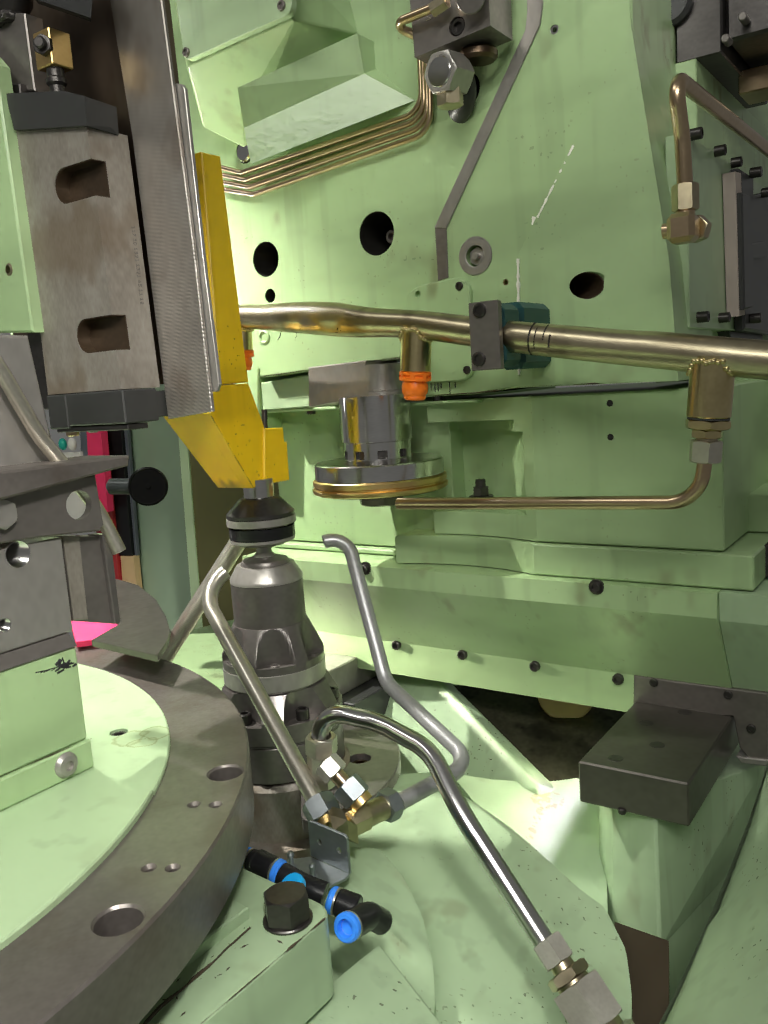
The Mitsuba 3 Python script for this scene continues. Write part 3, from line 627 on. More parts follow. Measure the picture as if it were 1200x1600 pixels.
# pedestal under the guide block
PD = thing('guide_pedestal', 'green chipped pedestal under the steel guide block', 'pedestal')
pf = [U(960, 1240, y=.70), U(1022, 1255, y=.68), U(1022, 1285, y=.68), U(1030, 1478, y=.672), U(975, 1458, y=.69), U(958, 1450, y=.70), U(936, 1240, y=.735), U(938, 1420, y=.735)]
bk = [U(1195, 1190, y=.90), U(1150, 1350, y=.86), U(1090, 1440, y=.80), U(1190, 1230, y=.95), A(-0.30, .90, -0.39), A(-0.30, .88, -0.60)]
add(PD + '__column', rhull(pf + bk, .003), 'cast_green', smooth=30)
pr_ = [U(1030, 1478, y=.672), U(988, 1545, y=.62), U(988, 1660, y=.60), U(1090, 1440, y=.80), U(1150, 1350, y=.86), U(1020, 1640, y=.64)]
add(PD + '__foot', hull(pr_ + [p - EZ * 0.1 + EY * 0.03 for p in pr_]), 'cast_green', smooth=15)
add('brown_sump_floor', slab([d_(960, 1440, .72), d_(1045, 1470, .72), d_(1045, 1600, .64), d_(960, 1600, .64)], -EZ * 0.02, 0), 'oil_brown', 'small dark brown floor patch between the sloping casting and the pedestal', 'floor patch')
rw = [U(1290, 1080, x=-.10), d_(1200, 1190, .80), d_(1170, 1290, .76), d_(1142, 1360, .73), d_(1100, 1450, .68), d_(1060, 1525, .635), d_(1020, 1610, .60), d_(1000, 1700, .56), d_(1300, 1800, .42), d_(1400, 1300, .55)]
add('right_wall_casting', terrain(rw, [], -0.62, 0.014), 'cast_green', 'rough brushed pale green casting in the bottom right corner', 'casting', smooth=40)

# ---------------------------------------------------------------- rotary table with ring
TC, RO, RI, ZR = A(-0.708, 0.135), 0.400, 0.344, -0.25
Tt = thing('rotary_table', 'large dark steel ring table with a green cover plate, lower left', 'rotary table')
ring = lathe([(RI - 0.03, ZR - 0.042), (RO - 0.001, ZR - 0.042), (RO, ZR - 0.041), (RO, ZR - 0.0015), (RO - 0.0015, ZR), (RI - 0.03, ZR)], A(*TC, 0), EZ, 180, True)
cuts = []
for px, py, r in ((185, 1437, .0118), (352, 1207, .0112), (233, 1356, .0023), (270, 1356, .0023), (303, 1257, .0023), (337, 1257, .0023)):
    c = z_(px, py, ZR); cuts.append(cyl(c - EZ * (0.03 if r > .01 else .006), c + EZ * 0.01, r, seg=40))
    if r > .01: cuts.append(lathe([(0, -0.0015), (r, -0.0015), (r + 0.0025, 0.0015), (0, 0.0015)], c, EZ, 40))
    else: cuts.append(lathe([(0, -0.002), (r, -0.002), (r + 0.003, 0.001), (0, 0.001)], c, EZ, 30))
add(Tt + '__ring', sub(ring, *cuts), 'ring_steel', smooth=25)
disc = lathe([(0, ZR - 0.02), (RI, ZR - 0.02), (RI, ZR + 0.002), (RI - 0.001, ZR + 0.003), (0, ZR + 0.003)], A(*TC, 0), EZ, 180)
sa, sb = z_(155, 1206, ZR), z_(237, 1241, ZR); dv = unit(sb - sa); nv = A(-dv[1], dv[0], 0)
half = slab([sa - dv * 0.6, sb + dv * 0.6, sb + dv * 0.6 + nv * 1.2, sa - dv * 0.6 + nv * 1.2], -EZ * 0.2, 0); half.vertices[:, 2] += 0.1
far, near = inter(disc, half), sub(disc, half)
near.vertices = near.vertices + A(*(nv[:2] * -0.0011), 0.0012)
hs = z_(186, 1150, ZR)
add(Tt + '__cover_segment', sub(far, cyl(hs - EZ * 0.004, hs + EZ * 0.02, 0.0068)), 'stained_green', smooth=25)
add(Tt + '__cover_segment', near, 'satin_green', smooth=25)
add(Tt + '__cover_segment__screw', socket(hs - EZ * 0.003, EZ, 0.0062, 0.0045), 'black_oxide')

# ---------------------------------------------------------------- front block with the big hexagon bolt
Bk = thing('clamp_block', 'green block with chipped paint holding a large black hexagon bolt, bottom', 'clamp block')
ZK = -0.33
k0, k1 = z_(507, 1412, ZK), z_(514, 1430, ZK)
kd = unit((z_(314, 1600, ZK) - k1)); kn = unit(z_(379, 1354, ZK) - k0)
top = [z_(379, 1354, ZK) + kn * 0.1, k0, k1, k1 + kd * 0.4, k1 + kd * 0.4 + kn * 0.16]
add(Bk + '__body', slab(rounded(top, 0.006, 4), -EZ * 0.055, 0.0015), 'cast_green')
ld = [z_(361, 1401, ZK + .008), z_(388, 1417, ZK + .008), z_(388, 1417, ZK + .008) + kd * 0.3, z_(361, 1401, ZK + .008) + kd * 0.3 + kn * 0.06, z_(361, 1401, ZK + .008) + kn * 0.05]
add(Bk + '__raised_pad', slab(ld, -EZ * 0.012, 0.001), 'cast_green')
add(Bk + '__dirt_seam', tube([z_(391, 1449, ZK + .001), z_(352, 1484, ZK + .0004), z_(325, 1512, ZK + .0002), z_(250, 1574, ZK + .001), z_(190, 1640, ZK + .001)], 0.0006, 8), 'oil_brown')
hb = z_(450, 1438, ZK)
add(Bk + '__bolt', cat(hexn(hb + EZ * 0.002, EZ, 0.026, 0.017, rot=0.35), cyl(hb, hb + EZ * 0.0025, 0.0158, 0.0008)), 'black_oxide', smooth=25)
add('front_casting', slab([d_(592, 1472, .60), d_(695, 1602, .545), d_(720, 1700, .50), d_(380, 1700, .50), d_(432, 1602, .53)], -EZ * 0.06, 0.002), 'cast_green', 'flat green casting corner at the bottom edge, right of the bolted block', 'casting')
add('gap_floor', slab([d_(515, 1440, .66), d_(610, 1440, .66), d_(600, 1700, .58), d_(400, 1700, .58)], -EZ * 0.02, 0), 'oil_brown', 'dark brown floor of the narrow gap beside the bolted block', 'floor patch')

# ---------------------------------------------------------------- work spindle with chuck
sx, sy = -0.607, 0.645
def zs(py, px=None):
    """Height of the spindle axis seen at the photograph's row py."""
    lo, hi = -0.8, 0.3
    for _ in range(50):
        m = 0.5 * (lo + hi); c = RW.T @ A(sx, sy, m); row = 800 + FOC * c[1] / c[2]
        lo, hi = (m, hi) if row > py else (lo, m)
    return m
W = thing('work_spindle', 'dark steel work spindle with stepped pocketed chuck rising beside the ring table', 'work spindle')
def sp(prof, seg=72): return lathe([(r, zs(py)) for r, py in prof], A(sx, sy, 0), EZ, seg)
add(W + '__pin', sp([(0, 880), (.011, 880), (.011, 866), (.008, 862), (.007, 848), (0.009, 846), (.009, 838), (0, 838)]), 'ground_steel')
add(W + '__locator_disc', sp([(0, 892), (.0245, 892), (.0255, 887), (.0255, 878), (.0235, 873), (.010, 868), (0, 868)]), 'dull_steel')
add(W + '__nose_ring', sp([(0, 905), (.0378, 905), (.0378, 899), (.030, 880), (0, 880)]), 'ground_steel')
add(W + '__nose', sp([(0, 975), (.0376, 975), (.0376, 906), (.0366, 905), (0, 905)]), 'phosphate_steel')
def pockets(mesh, rad, rc, zf_, n=6, ph=0.0, zt_=0.2):
    b = []
    for i in range(n):
        t = ph + i * 2 * math.pi / n; c = A(sx + rad * math.cos(t), sy + rad * math.sin(t), 0)
        b.append(cyl(c + EZ * zf_, c + EZ * zt_, rc, seg=40))
    return sub(mesh, *b)
vt = math.atan2(-sy, -sx)                          # towards the eye
up = sp([(0, 1058), (.0530, 1058), (.0535, 1056), (.0535, 1014), (.0390, 968), (0, 968)], 96)
up = pockets(up, .0635, .0245, zs(1020), 6, vt + 0.02)
add(W + '__upper_chuck', up, 'phosphate_steel', smooth=25)
band_ = lathe([(.0534, zs(1056)), (.0540, zs(1055)), (.0540, zs(1032)), (.0534, zs(1031))], A(sx, sy, 0), EZ, 96, True)
add(W + '__ground_band', band_, 'ground_steel')
lo_ = sp([(0, 1125), (.0690, 1125), (.0690, 1092), (.0560, 1059), (0, 1059)], 96)
lo_ = pockets(lo_, .0790, .0285, zs(1098), 6, vt + 0.42)
add(W + '__lower_chuck', lo_, 'phosphate_steel', smooth=25)
for i in range(6):
    t = vt + 0.42 + i * math.pi / 3; c = A(sx + .0585 * math.cos(t), sy + .0585 * math.sin(t), zs(1098))
    add(W + '__lower_chuck__bolt', socket(c, EZ, .0068, .011), 'black_oxide')
    t = vt + 0.02 + i * math.pi / 3; c = A(sx + .0475 * math.cos(t), sy + .0475 * math.sin(t), zs(1020))
    add(W + '__upper_chuck__screw', socket(c, EZ, .0048, .0015), 'phosphate_steel')
add(W + '__collar', sp([(0, 1180), (.0675, 1180), (.0675, 1131), (.0665, 1129), (.069, 1127), (.069, 1126), (0, 1126)], 96), 'phosphate_steel')
bs = sp([(0, 1282), (.084, 1282), (.084, 1268), (.0725, 1262), (.0725, 1190), (.068, 1183), (0, 1182)], 96)
hc = U(409, 1232, d=0.84); hd = unit(A(sx, sy, hc[2]) - hc)
add(W + '__base', sub(bs, cyl(hc - hd * 0.02, hc + hd * 0.04, 0.0095)), 'rusty_steel')
add(W + '__foot_flange', sp([(0, 1345), (.135, 1345), (.135, 1322), (.133, 1320), (0, 1320)], 96), 'dull_steel')
zfp = -0.398
fp = [z_(px, py, zfp) for px, py in ((470, 1130), (548, 1103), (590, 1118), (622, 1158), (627, 1182), (618, 1210), (585, 1246), (530, 1275), (470, 1285))]
hh = z_(562, 1185, zfp)
add(W + '__side_flange', sub(slab(rounded(fp, 0.02, 4), -EZ * 0.014, 0.0012), cyl(hh - EZ * 0.02, hh + EZ * 0.02, .0125)), 'phosphate_steel')
add(W + '__side_flange__bolt', socket(hh - EZ * 0.013, EZ, .0095, .008), 'brown_steel')

# ---------------------------------------------------------------- tailstock: slide, yellow arm, centre
L_ = thing('tailstock_slide', 'tall rusty steel slide with two round ended slots and a scraped way, left', 'machine slide')
ya = 0.409
a0, a1 = U(75, 617, y=ya), U(190, 608, y=ya); bR = U(250, 605, x=a1[0])
t0_, t1_ = U(24, 198, y=ya), U(135, 195, y=ya); tR = U(199, 212, x=t1_[0])
zlo, zhi = 0.5 * (a0[2] + a1[2]), 0.5 * (t0_[2] + t1_[2])
body = hull([a0, a1, bR, t0_, t1_, tR, a0 + EY * 0.03, t0_ + EY * 0.03])
def slotc(px, py, e, r=0.0125, y0=-0.02, y1=0.0125):
    c = U(px, py, y=ya); a_ = np.linspace(math.pi / 2, 1.5 * math.pi, 28)
    return hull([c + A(r * math.cos(t), yy, r * math.sin(t)) for t in a_ for yy in (y0, y1)] + [c + A(e - (0.0125 - r), yy, s_ * r) for yy in (y0, y1) for s_ in (-1, 1)])
e1 = U(149, 290, y=ya)[0] - U(102, 290, y=ya)[0]; e2 = U(183, 523, y=ya)[0] - U(136, 525, y=ya)[0]
body_block = body
body = sub(body, slotc(102, 290, e1), slotc(136, 525, e2))
add(L_ + '__slotted_block', body, 'rusty_steel', smooth=25)
for px, py, e in ((102, 290, e1), (136, 525, e2)):
    ln_ = inter(sub(slotc(px, py, e, 0.01245, 0.0007, 0.0124), slotc(px, py, e, 0.0119, -0.02, 0.0118)), body_block)
    add(L_ + '__slotted_block__slot_liner', ln_, 'liner_brown')
# stamped number on the side face
tv = unit(tR - t1_); txp = U(207, 350, x=a1[0] - 0.002); dn = unit(U(228, 490, x=a1[0] - 0.0005) - txp)
def on_b(px, py):
    n = np.cross(bR - a1, t1_ - a1); r = U(px, py, d=1); return r * ((n @ a1) / (n @ r))
q0, q1 = on_b(205, 352), on_b(221, 488); dn = unit(q1 - q0); nb_ = unit(np.cross(bR - a1, t1_ - a1)); nb_ = nb_ if nb_[0] > 0 else -nb_
add(L_ + '__slotted_block__stamped_number', text_on('117 10 1321 1321 45 11 12', q0 + nb_ * 0.0001, dn, np.cross(nb_, dn), 0.0030, 0.0003, False), 'dull_steel')
yc = bR[1] + 0.004
pc_ = [U(px, py, y=yc) for px, py in ((162, -60), (244, -60), (252, 0), (269, 130), (301, 377), (331, 643), (262, 655), (206, 215), (171, 0))]
add(L_ + '__scraped_way', slab(pc_, EY * 0.003, 0.0008), 'scraped_steel')
pd_ = [U(px, py, y=yc + 0.004) for px, py in ((258, 128), (283, 131), (288, 138), (317, 400), (342, 600), (338, 612), (318, 612))]
add(L_ + '__edge_strip', slab(pd_, EY * 0.003, 0.0006), 'ground_steel')
bw = [U(px, py, y=yc + 0.012) for px, py in ((-60, -60), (180, -60), (215, 225), (262, 600), (40, 600), (-60, 200))]
add(L_ + '__back_wall', slab(bw, EY * 0.05, 0), 'brown_steel')
dk = [U(px, py, y=ya + 0.018) for px, py in ((-40, 60), (6, 100), (82, 640), (60, 640), (10, 330))]
add(L_ + '__dark_side', slab([U(px, py, y=ya + 0.006) for px, py in ((-20, 130), (30, 130), (82, 640), (55, 640), (12, 250))], EY * 0.03, 0.001), 'black_oxide')
dA, dB = -EY * 0.004, EX * 0.004
col = [U(10, 145, y=ya) , U(60, 139, y=ya), U(95, 143, y=ya)]
cu = [U(8, 146, y=ya - .004), U(100, 142, y=ya - .004), U(132, 150, y=ya - .004), U(22, 203, y=ya - .004), U(136, 196, y=ya - .004)]
cx = t1_[0] + .004
cu += [U(168, 172, x=cx), U(172, 198, x=cx)]
add(L_ + '__top_wiper', hull(cu + [p + A(-0.004, 0.03, 0) for p in cu[:5]]), 'black_rubber', smooth=15)
W0 = [U(78, 650, y=ya - .002), U(84, 668, y=ya - .002), U(86, 617, y=ya - .002)]
zw = zlo - 0.0006
add(L_ + '__bottom_wiper', box((a0[0], ya - .002, U(150, 668, y=ya)[2]), (a0[0] + .024, ya + .03, zw), .001), 'black_rubber')
add(L_ + '__bottom_wiper', box((a0[0] + .0245, ya - .002, U(150, 664, y=ya)[2]), (a1[0] + .003, bR[1] - .006, zw), .001), 'black_rubber')
add(L_ + '__bottom_wiper', box((a1[0] - .02, bR[1] - .0055, U(240, 652, y=bR[1])[2]), (U(258, 640, y=yc)[0], yc + .012, zw - .002), .001), 'black_rubber')
add(L_ + '__wiper_plate', box((a0[0] + .004, ya + .001, U(150, 674, y=ya)[2]), (a1[0] + .001, ya + .02, U(150, 665, y=ya)[2]), .0006), 'black_oxide')
c = U(113, 672, y=ya + .01); add(L_ + '__wiper_plate__screw', cyl(c + EZ * .003, c - EZ * .005, .005, .001, 20), 'copper_line')
c = U(145, 668, y=ya + .012); add(L_ + '__wiper_plate__screw', cyl(c + EZ * .003, c - EZ * .004, .004, .001, 20), 'ground_steel')
# parts at the head of the slide
q = thing('slide_rod', 'grey square rod with oily weld collar in the top left corner', 'rod')
rc_ = [U(px, py, y=ya + .012) for px, py in ((-10, 20), (38, 20), (54, 142), (-2, 142))]
add(q + '__rod', slab(rc_, EY * .015, .001), 'dull_steel')
tor = lathe([(.010 + .0042 * math.cos(t), .0042 * math.sin(t)) for t in np.linspace(0, 2 * np.pi, 12, endpoint=False)], U(20, 34, y=ya + .018), EZ, 40, True)
tor.vertices += unit(A(.3, -1, .2)) * 0.0016 * (meshkit.noise(tor.vertices * 900, 3)[:, None] - .5) * 2
add(q + '__weld_collar', tor, 'black_oxide')
add(q + '__ball_head', lathe([(0, -.002), (.010, -.001), (.0155, .008), (.0165, .016), (.012, .03), (0, .034)], U(20, 26, y=ya + .018), EZ, 40), 'black_oxide')
q = thing('brass_banjo', 'oily square brass block with a hexagon nut, top left', 'fitting')
bc_ = U(75, 77, y=ya + .004)
add(q + '__block', box(bc_ - A(.0105, .004, .0125), bc_ + A(.0085, .014, .0120), .0008), 'gilt')
ncen = bc_ + A(.0025, -.004, 0)
add(q + '__nut', cat(hexn(ncen, A(.5, -1, .05), .0125, .005), cyl(ncen, ncen + unit(A(.5, -1, .05)) * .009, .0042, .001, 24)), 'black_oxide')
add(q + '__stem', lathe([(0, 0), (.0062, 0), (.0062, -.006), (.0072, -.007), (.0072, -.010), (.0055, -.012), (.0055, -.018), (.0085, -.022), (.0085, -.026), (0, -.026)], bc_ - EZ * .0125 + EY * .004, EZ, 32), 'black_oxide')
q = thing('top_cover', 'blackened sloping cover plate above the brass block, top left', 'cover')
add(q, hull([U(px, py, y=ya + .006) for px, py in ((40, -20), (150, -60), (142, 28), (60, 0))] + [U(px, py, y=ya + .03) for px, py in ((40, -20), (150, -60), (142, 34), (60, 6))]), 'black_paint')

Yt = thing('yellow_bracket', 'bright yellow painted bracket arm hanging beside the steel slide', 'bracket arm')
xy_ = -0.599
add(Yt + '__upper_plate', slab([U(px, py, x=xy_) for px, py in ((315, 237), (345, 244), (389, 597), (344, 601))], -EX * .012, .0012), 'yellow_paint')
lw = [U(px, py, x=xy_ + .0005) for px, py in ((333, 603), (389, 599), (414, 667), (413, 758), (396, 763), (328, 646))]
wid = xy_ - U(257, 655, y=U(328, 646, x=xy_)[1])[0]
pl1 = slab(lw, -EX * .014, .0012)
add(Yt + '__lower_cheek', pl1, 'yellow_paint')
ly, lz = lw[5], lw[4]
add(Yt + '__gusset_web', hull([ly - EX * .0142, lz - EX * .0142, ly - EX * (wid + .002), lz - EX * (wid * .78), U(389, 640, x=xy_ - .0142), U(412, 700, x=xy_ - .0142), U(385, 640, x=xy_ - wid), U(405, 700, x=xy_ - wid * .8)]), 'yellow_paint', smooth=10)
add(Yt + '__nose_block', slab([U(px, py, x=xy_ + .003) for px, py in ((413, 669), (443, 668), (445, 690), (449, 690), (453, 750), (413, 758))], -EX * .04, .0012), 'yellow_paint')
add(Yt + '__pin', cyl(U(413, 640, x=xy_ - .01), U(414, 672, x=xy_ - .01), .003), 'black_oxide')
Cn = thing('tailstock_centre', 'black and steel stepped centre held under the yellow arm', 'tailstock centre')
def sp2(prof): return lathe([(r, zs(py)) for r, py in prof], A(sx, sy, 0), EZ, 64)
add(Cn + '__neck', sp2([(0, 785), (.0155, 785), (.0155, 748), (0, 748)]), 'bright_steel')
add(Cn + '__cap', sp2([(0, 806), (.0352, 806), (.0352, 800), (.022, 779), (.018, 776), (0, 776)]), 'black_oxide')
add(Cn + '__steel_ring', sp2([(0, 820), (.032, 820), (.0358, 817), (.0358, 806.5), (0, 806.5)]), 'ground_steel')
cb = sp2([(0, 838), (.0334, 838), (.0338, 837), (.0338, 821), (0, 821)])
cdir = unit(A(-.35, -1, 0)); cc_ = A(sx, sy, zs(830)) + unit(U(394, 826, d=.86) - A(sx, sy, zs(830))) * .0338
add(Cn + '__black_band', sub(cb, cyl(cc_ - unit(cc_ - A(sx, sy, zs(830))) * .008, cc_ + unit(cc_ - A(sx, sy, zs(830))) * .01, .0036)), 'black_plastic')
add(Cn + '__lower_ring', sp2([(0, 849), (.024, 849), (.0335, 843), (.0335, 838.5), (0, 838.5)]), 'ground_steel')

# ---------------------------------------------------------------- grinding wheel spindle
Q = thing('grinding_spindle', 'polished steel grinding spindle with a gold edged flange hanging from the wall', 'grinding spindle')
gx, gy = -0.545, 0.775
def zg(py):
    lo, hi = -0.8, 0.4
    for _ in range(50):
        m = 0.5 * (lo + hi); c = RW.T @ A(gx, gy, m); row = 800 + FOC * c[1] / c[2]
        lo, hi = (m, hi) if row > py else (lo, m)
    return m
def sg(prof, seg=96): return lathe([(r, zg(py)) for r, py in prof], A(gx, gy, 0), EZ, seg)
yq = 0.756
qb = [U(px, py, y=yq) for px, py in ((481, 574), (572, 563), (572, 622), (482, 637))]
add(Q + '__square_housing', slab(qb, EY * .06, .0012), 'ground_steel')
rr_ = U(590, 620, y=.775)
add(Q + '__round_housing', lathe([(0, zg(626)), (.0305, zg(626)), (.031, zg(612)), (.0302, zg(611)), (.031, zg(610)), (.031, zg(570)), (0, zg(570))], A(gx + .0025, gy + .012, 0), EZ, 64), 'ground_steel')
sle = sg([(0, 716), (.0370, 716), (.0370, 689), (.0364, 688.3), (.0364, 687.7), (.0392, 687), (.0392, 618), (0, 618)])
cutn = []
for i in range(9):
    t = math.atan2(-gy, -gx) + 0.13 + i * 2 * math.pi / 9; c = A(gx + .037 * math.cos(t), gy + .037 * math.sin(t), zg(707))
    Fm = frame(A(math.cos(t), math.sin(t), 0), EZ); b_ = box((-.0045, -.0055, -.006), (.0045, .0055, .004), .0008); b_.vertices = b_.vertices @ Fm.T + c; cutn.append(b_)
add(Q + '__sleeve', sub(sle, *cutn), 'bright_steel', smooth=25)
add(Q + '__sleeve__notch_liner', sg([(0, 715), (.0325, 715), (.0325, 695), (0, 695)]), 'black_oxide')
add(Q + '__flange', sg([(0, 742), (.0715, 742), (.0715, 720), (.0700, 718), (.040, 714.5), (0, 714.5)]), 'bright_steel')
add(Q + '__gold_rim', sg([(0, 766), (.069, 766), (.0745, 763), (.0755, 759), (.0755, 757), (.0722, 755), (.0722, 753.5), (.0742, 752), (.0745, 745), (.0725, 742.5), (0, 742.5)]), 'gilt', 'gold coloured stepped rim under the flange')
add(Q + '__clamp_nut', hexn(A(gx, gy, zg(787)), EZ, .046, zg(766.5) - zg(787), rot=.2), 'dull_steel')

# ---------------------------------------------------------------- coolant manifold
Mf = thing('coolant_manifold', 'thick dented brass coloured pipe crossing in front of the wall', 'coolant pipe')
ym = 0.70
mp = [(340, 494, .0128), (380, 495, .0128), (415, 496, .0134), (450, 496, .0152), (485, 497, .0162), (520, 499, .0168), (550, 502, .0158), (580, 504, .0142), (610, 505, .0132), (650, 507, .0130), (700, 513, .0132), (760, 521, .0134), (820, 528, .0137), (900, 536, .0140), (1000, 545, .0143), (1015, 546, .0146), (1100, 554, .0147), (1200, 563, .0147), (1320, 573, .0147)]
MP = np.array([U(a, b, y=ym) for a, b, _ in mp]); tt = np.r_[0, np.cumsum(np.linalg.norm(np.diff(MP, axis=0), axis=1))]
ts = np.linspace(0, tt[-1], 90); from_ = lambda c: np.interp(ts, tt, c)
from scipy.interpolate import PchipInterpolator
MS = np.stack([PchipInterpolator(tt, MP[:, k])(ts) for k in range(3)], 1); rs_ = PchipInterpolator(tt, [r for *_, r in mp])(ts)
pm = tube(MS, rs_, 40)
dent0 = U(522, 515, y=ym); dent = U(522, 515, y=ym - .016); dd = np.linalg.norm(pm.vertices - dent, axis=1); pm.vertices[:, 1] += .005 * np.exp(-(dd / .018) ** 2)
dent = U(468, 510, y=ym - .015); dd = np.linalg.norm(pm.vertices - dent, axis=1); pm.vertices[:, 1] += .003 * np.exp(-(dd / .015) ** 2)
add(Mf + '__pipe', pm, 'brass_zinc', smooth=60)
for px_, t0a, t1a, hw in ((836, -.4, 2.4, .0009), (845, .2, 1.6, .0006), (858, -.2, 1.0, .0007), (868, .6, 1.4, .0011), (1052, 0.9, 1.3, .0003)):
    c_ = U(px_, 528 + (px_ - 820) * .1, y=ym); aa_ = unit(MS[70] - MS[60]); Fm_ = frame(aa_)
    pp_ = np.array([c_ + .01395 * (math.cos(t) * unit(-EY - aa_ * (-EY @ aa_)) + math.sin(t) * np.cross(aa_, unit(-EY - aa_ * (-EY @ aa_)))) for t in np.linspace(t0a - 1, t1a - 1, 16)])
    add(Mf + '__pipe__scuff', tube(pp_ , hw * (.4 + .6 * np.abs(np.sin(np.arange(16) * 1.7))), 6), 'sooty')
random.seed(5)
for i in range(16):
    px_, py_ = random.gauss(470 if i < 9 else 525, 14), random.gauss(505, 7); an = random.gauss(1.1, .5); l_ = random.uniform(6, 20)
    q_ = [U(px_ + l_ * t * math.cos(an + t * .6), py_ + l_ * t * math.sin(an + t * .6), d=1) for t in np.linspace(0, 1, 8)]
    qq = []
    for r_ in q_:
        j_ = int(np.argmin([np.linalg.norm(np.cross(MS[k_], unit(r_))) for k_ in range(len(MS))])); cc_ = MS[j_]; u_ = unit(r_); b_ = u_ @ cc_; off = np.linalg.norm(cc_ - u_ * b_); qq.append(u_ * (b_ - math.sqrt(max(rs_[j_] ** 2 - off ** 2, 1e-8)) + .0045 * np.exp(-(np.linalg.norm(cc_ - dent0) / .02) ** 2)))
    add(Mf + '__pipe__scratch', tube(np.array(qq), random.uniform(.0002, .0005), 5), 'sooty')
def weld(c, axis, r, key):
    n = 40; b = []
    for i in range(n):
        t = i * 2 * math.pi / n; Fm = frame(axis); s = trimesh.creation.icosphere(2, .0028); s.vertices = s.vertices * A(1, 1, .7) + np.asarray(c) + Fm @ A(r * math.cos(t), r * math.sin(t), abs(math.cos(t - .0)) * 0); b.append(s)
    return cat(b)
def tee(px, py, px2, py2, r):
    a = U(px, py, y=ym); b = U(px2, py2, y=ym); ax = unit(b - a)
    add(Mf + '__tee', lathe([(0, 0), (r, 0), (r, np.linalg.norm(b - a) - .001), (r - .001, np.linalg.norm(b - a)), (0, np.linalg.norm(b - a))], a, ax, 48), 'gold_zinc')
    n = 34; bb = []
    Fm = frame(ax, EX)
    for i in range(n):
        t = i * 2 * math.pi / n; s = trimesh.creation.icosphere(2, .0022); off = A((r + .0004) * math.cos(t), (r + .0004) * math.sin(t), 0)
        drop = math.sqrt(max(.0135 ** 2 - min(abs((r) * math.sin(t)), .0130) ** 2, 0))
        bb.append(trimesh.Trimesh(s.vertices + a + Fm @ (off + A(.0005, .0005, .0004) * math.sin(i * 5.1) + A(0, 0, drop + .0004 + .0009 * math.sin(i * 2.3 + i * i * .7))), s.faces))
    add(Mf + '__tee__weld_bead', cat(bb), 'gold_zinc')
    return a, b, ax
a, b, ax = tee(651, 508, 649, 581, .0146)
a2, b2, ax2 = tee(1115, 556, 1107, 652, .0167)
a3, b3, ax3 = tee(376, 496, 379, 548, .0115)
def nozzle(name, label, b, ax, s=1.0):
    n = thing(name, label, 'nozzle')
    add(n + '__collar', sub(lathe([(.006 * s, 0), (.0155 * s, 0), (.0155 * s, .008 * s), (.0125 * s, .009 * s), (.006 * s, .009 * s)], b, ax, 40, True), *[(lambda w_: w_)(cyl(b + ax * .004 * s + frame(ax)[:, 0] * .0148 * s * math.cos(t) + frame(ax)[:, 1] * .0148 * s * math.sin(t) - np.cross(ax, frame(ax)[:, 0] * math.cos(t) + frame(ax)[:, 1] * math.sin(t)) * .004 * s, b + ax * .004 * s + frame(ax)[:, 0] * .0148 * s * math.cos(t) + frame(ax)[:, 1] * .0148 * s * math.sin(t) + np.cross(ax, frame(ax)[:, 0] * math.cos(t) + frame(ax)[:, 1] * math.sin(t)) * .004 * s, .0016 * s, seg=10)) for t in np.arange(8) * math.pi / 4]), 'orange_plastic')
    add(n + '__ball', lathe([(0, .009 * s), (.0115 * s, .0085 * s), (.0128 * s, .014 * s), (.0125 * s, .019 * s), (.0105 * s, .0225 * s), (.0108 * s, .0245 * s), (.0095 * s, .0265 * s), (0, .0265 * s)], b, ax, 40), 'orange_plastic')
nozzle('orange_nozzle', 'orange plastic ball nozzle hanging under the middle tee of the pipe', b, ax)
nozzle('orange_nozzle_001', 'orange plastic nozzle half hidden behind the yellow arm', b3, ax3, .80)
add(Mf + '__seal_ring', lathe([(0, 0), (.0160, 0), (.0160, .0015), (0, .0015)], b2, ax2, 40), 'black_rubber')
add(Mf + '__adapter_nut', hexn(b2 + ax2 * .0015, ax2, .0315, .0075, rot=.15), 'gold_zinc')
add(Mf + '__adapter_nut', hexn(b2 + ax2 * .0095, ax2, .0215, .0065, rot=.4), 'gold_zinc')
add(Mf + '__neck', cyl(b2 + ax2 * .016, b2 + ax2 * .0185, .0085), 'brass_zinc')
add(Mf + '__union_nut', hexn(b2 + ax2 * .0180, ax2, .0225, .0175, rot=.1), 'pale_zinc')
n0 = b2 + ax2 * .034
sp_ = [n0, U(1094, 748, y=ym), U(1080, 783, y=ym), U(1020, 787, y=ym), U(622, 787, y=ym + .004)]
sp_ = [n0, U(1092, 785, y=ym), U(622, 787, y=ym + .004)]
P_ = path(sp_, [.028], 16)[::-1]
add(Mf + '__spray_tube', tube(P_, .0058, 24, bore=.0042), 'copper_line')
tc = U(891, 787, y=ym - .0), U(899, 787, y=ym)
Cl = thing('pipe_clamp', 'steel faced teal clamp block with two socket screws on the pipe', 'pipe clamp')
yc0 = ym - .024
p4 = [U(px, py, y=yc0) for px, py in ((731, 471), (777, 468), (777, 577), (731, 576))]
x0_, x1_, z0_, z1_ = p4[0][0], p4[1][0], p4[2][2], p4[1][2]
add(Cl + '__face_plate', box((x0_, yc0, z0_), (x1_, yc0 + .008, z1_), .0008), 'dull_steel')
add(Cl + '__body', box((x0_ + .001, yc0 + .0083, z0_ + .0015), (x1_ - .0005, ym + .024, z1_ - .0015), .006), 'teal_plastic')
add(Cl + '__base', box((x0_ + .001, ym + .0243, z0_ - .001), (x1_ - .001, YW - .004, z1_ + .001), .006), 'teal_plastic')
for px, py in ((750, 485), (749, 561)):
    add(Cl + '__face_plate__screw', socket(U(px, py, y=yc0), -EY, .0062, .003), 'black_oxide')

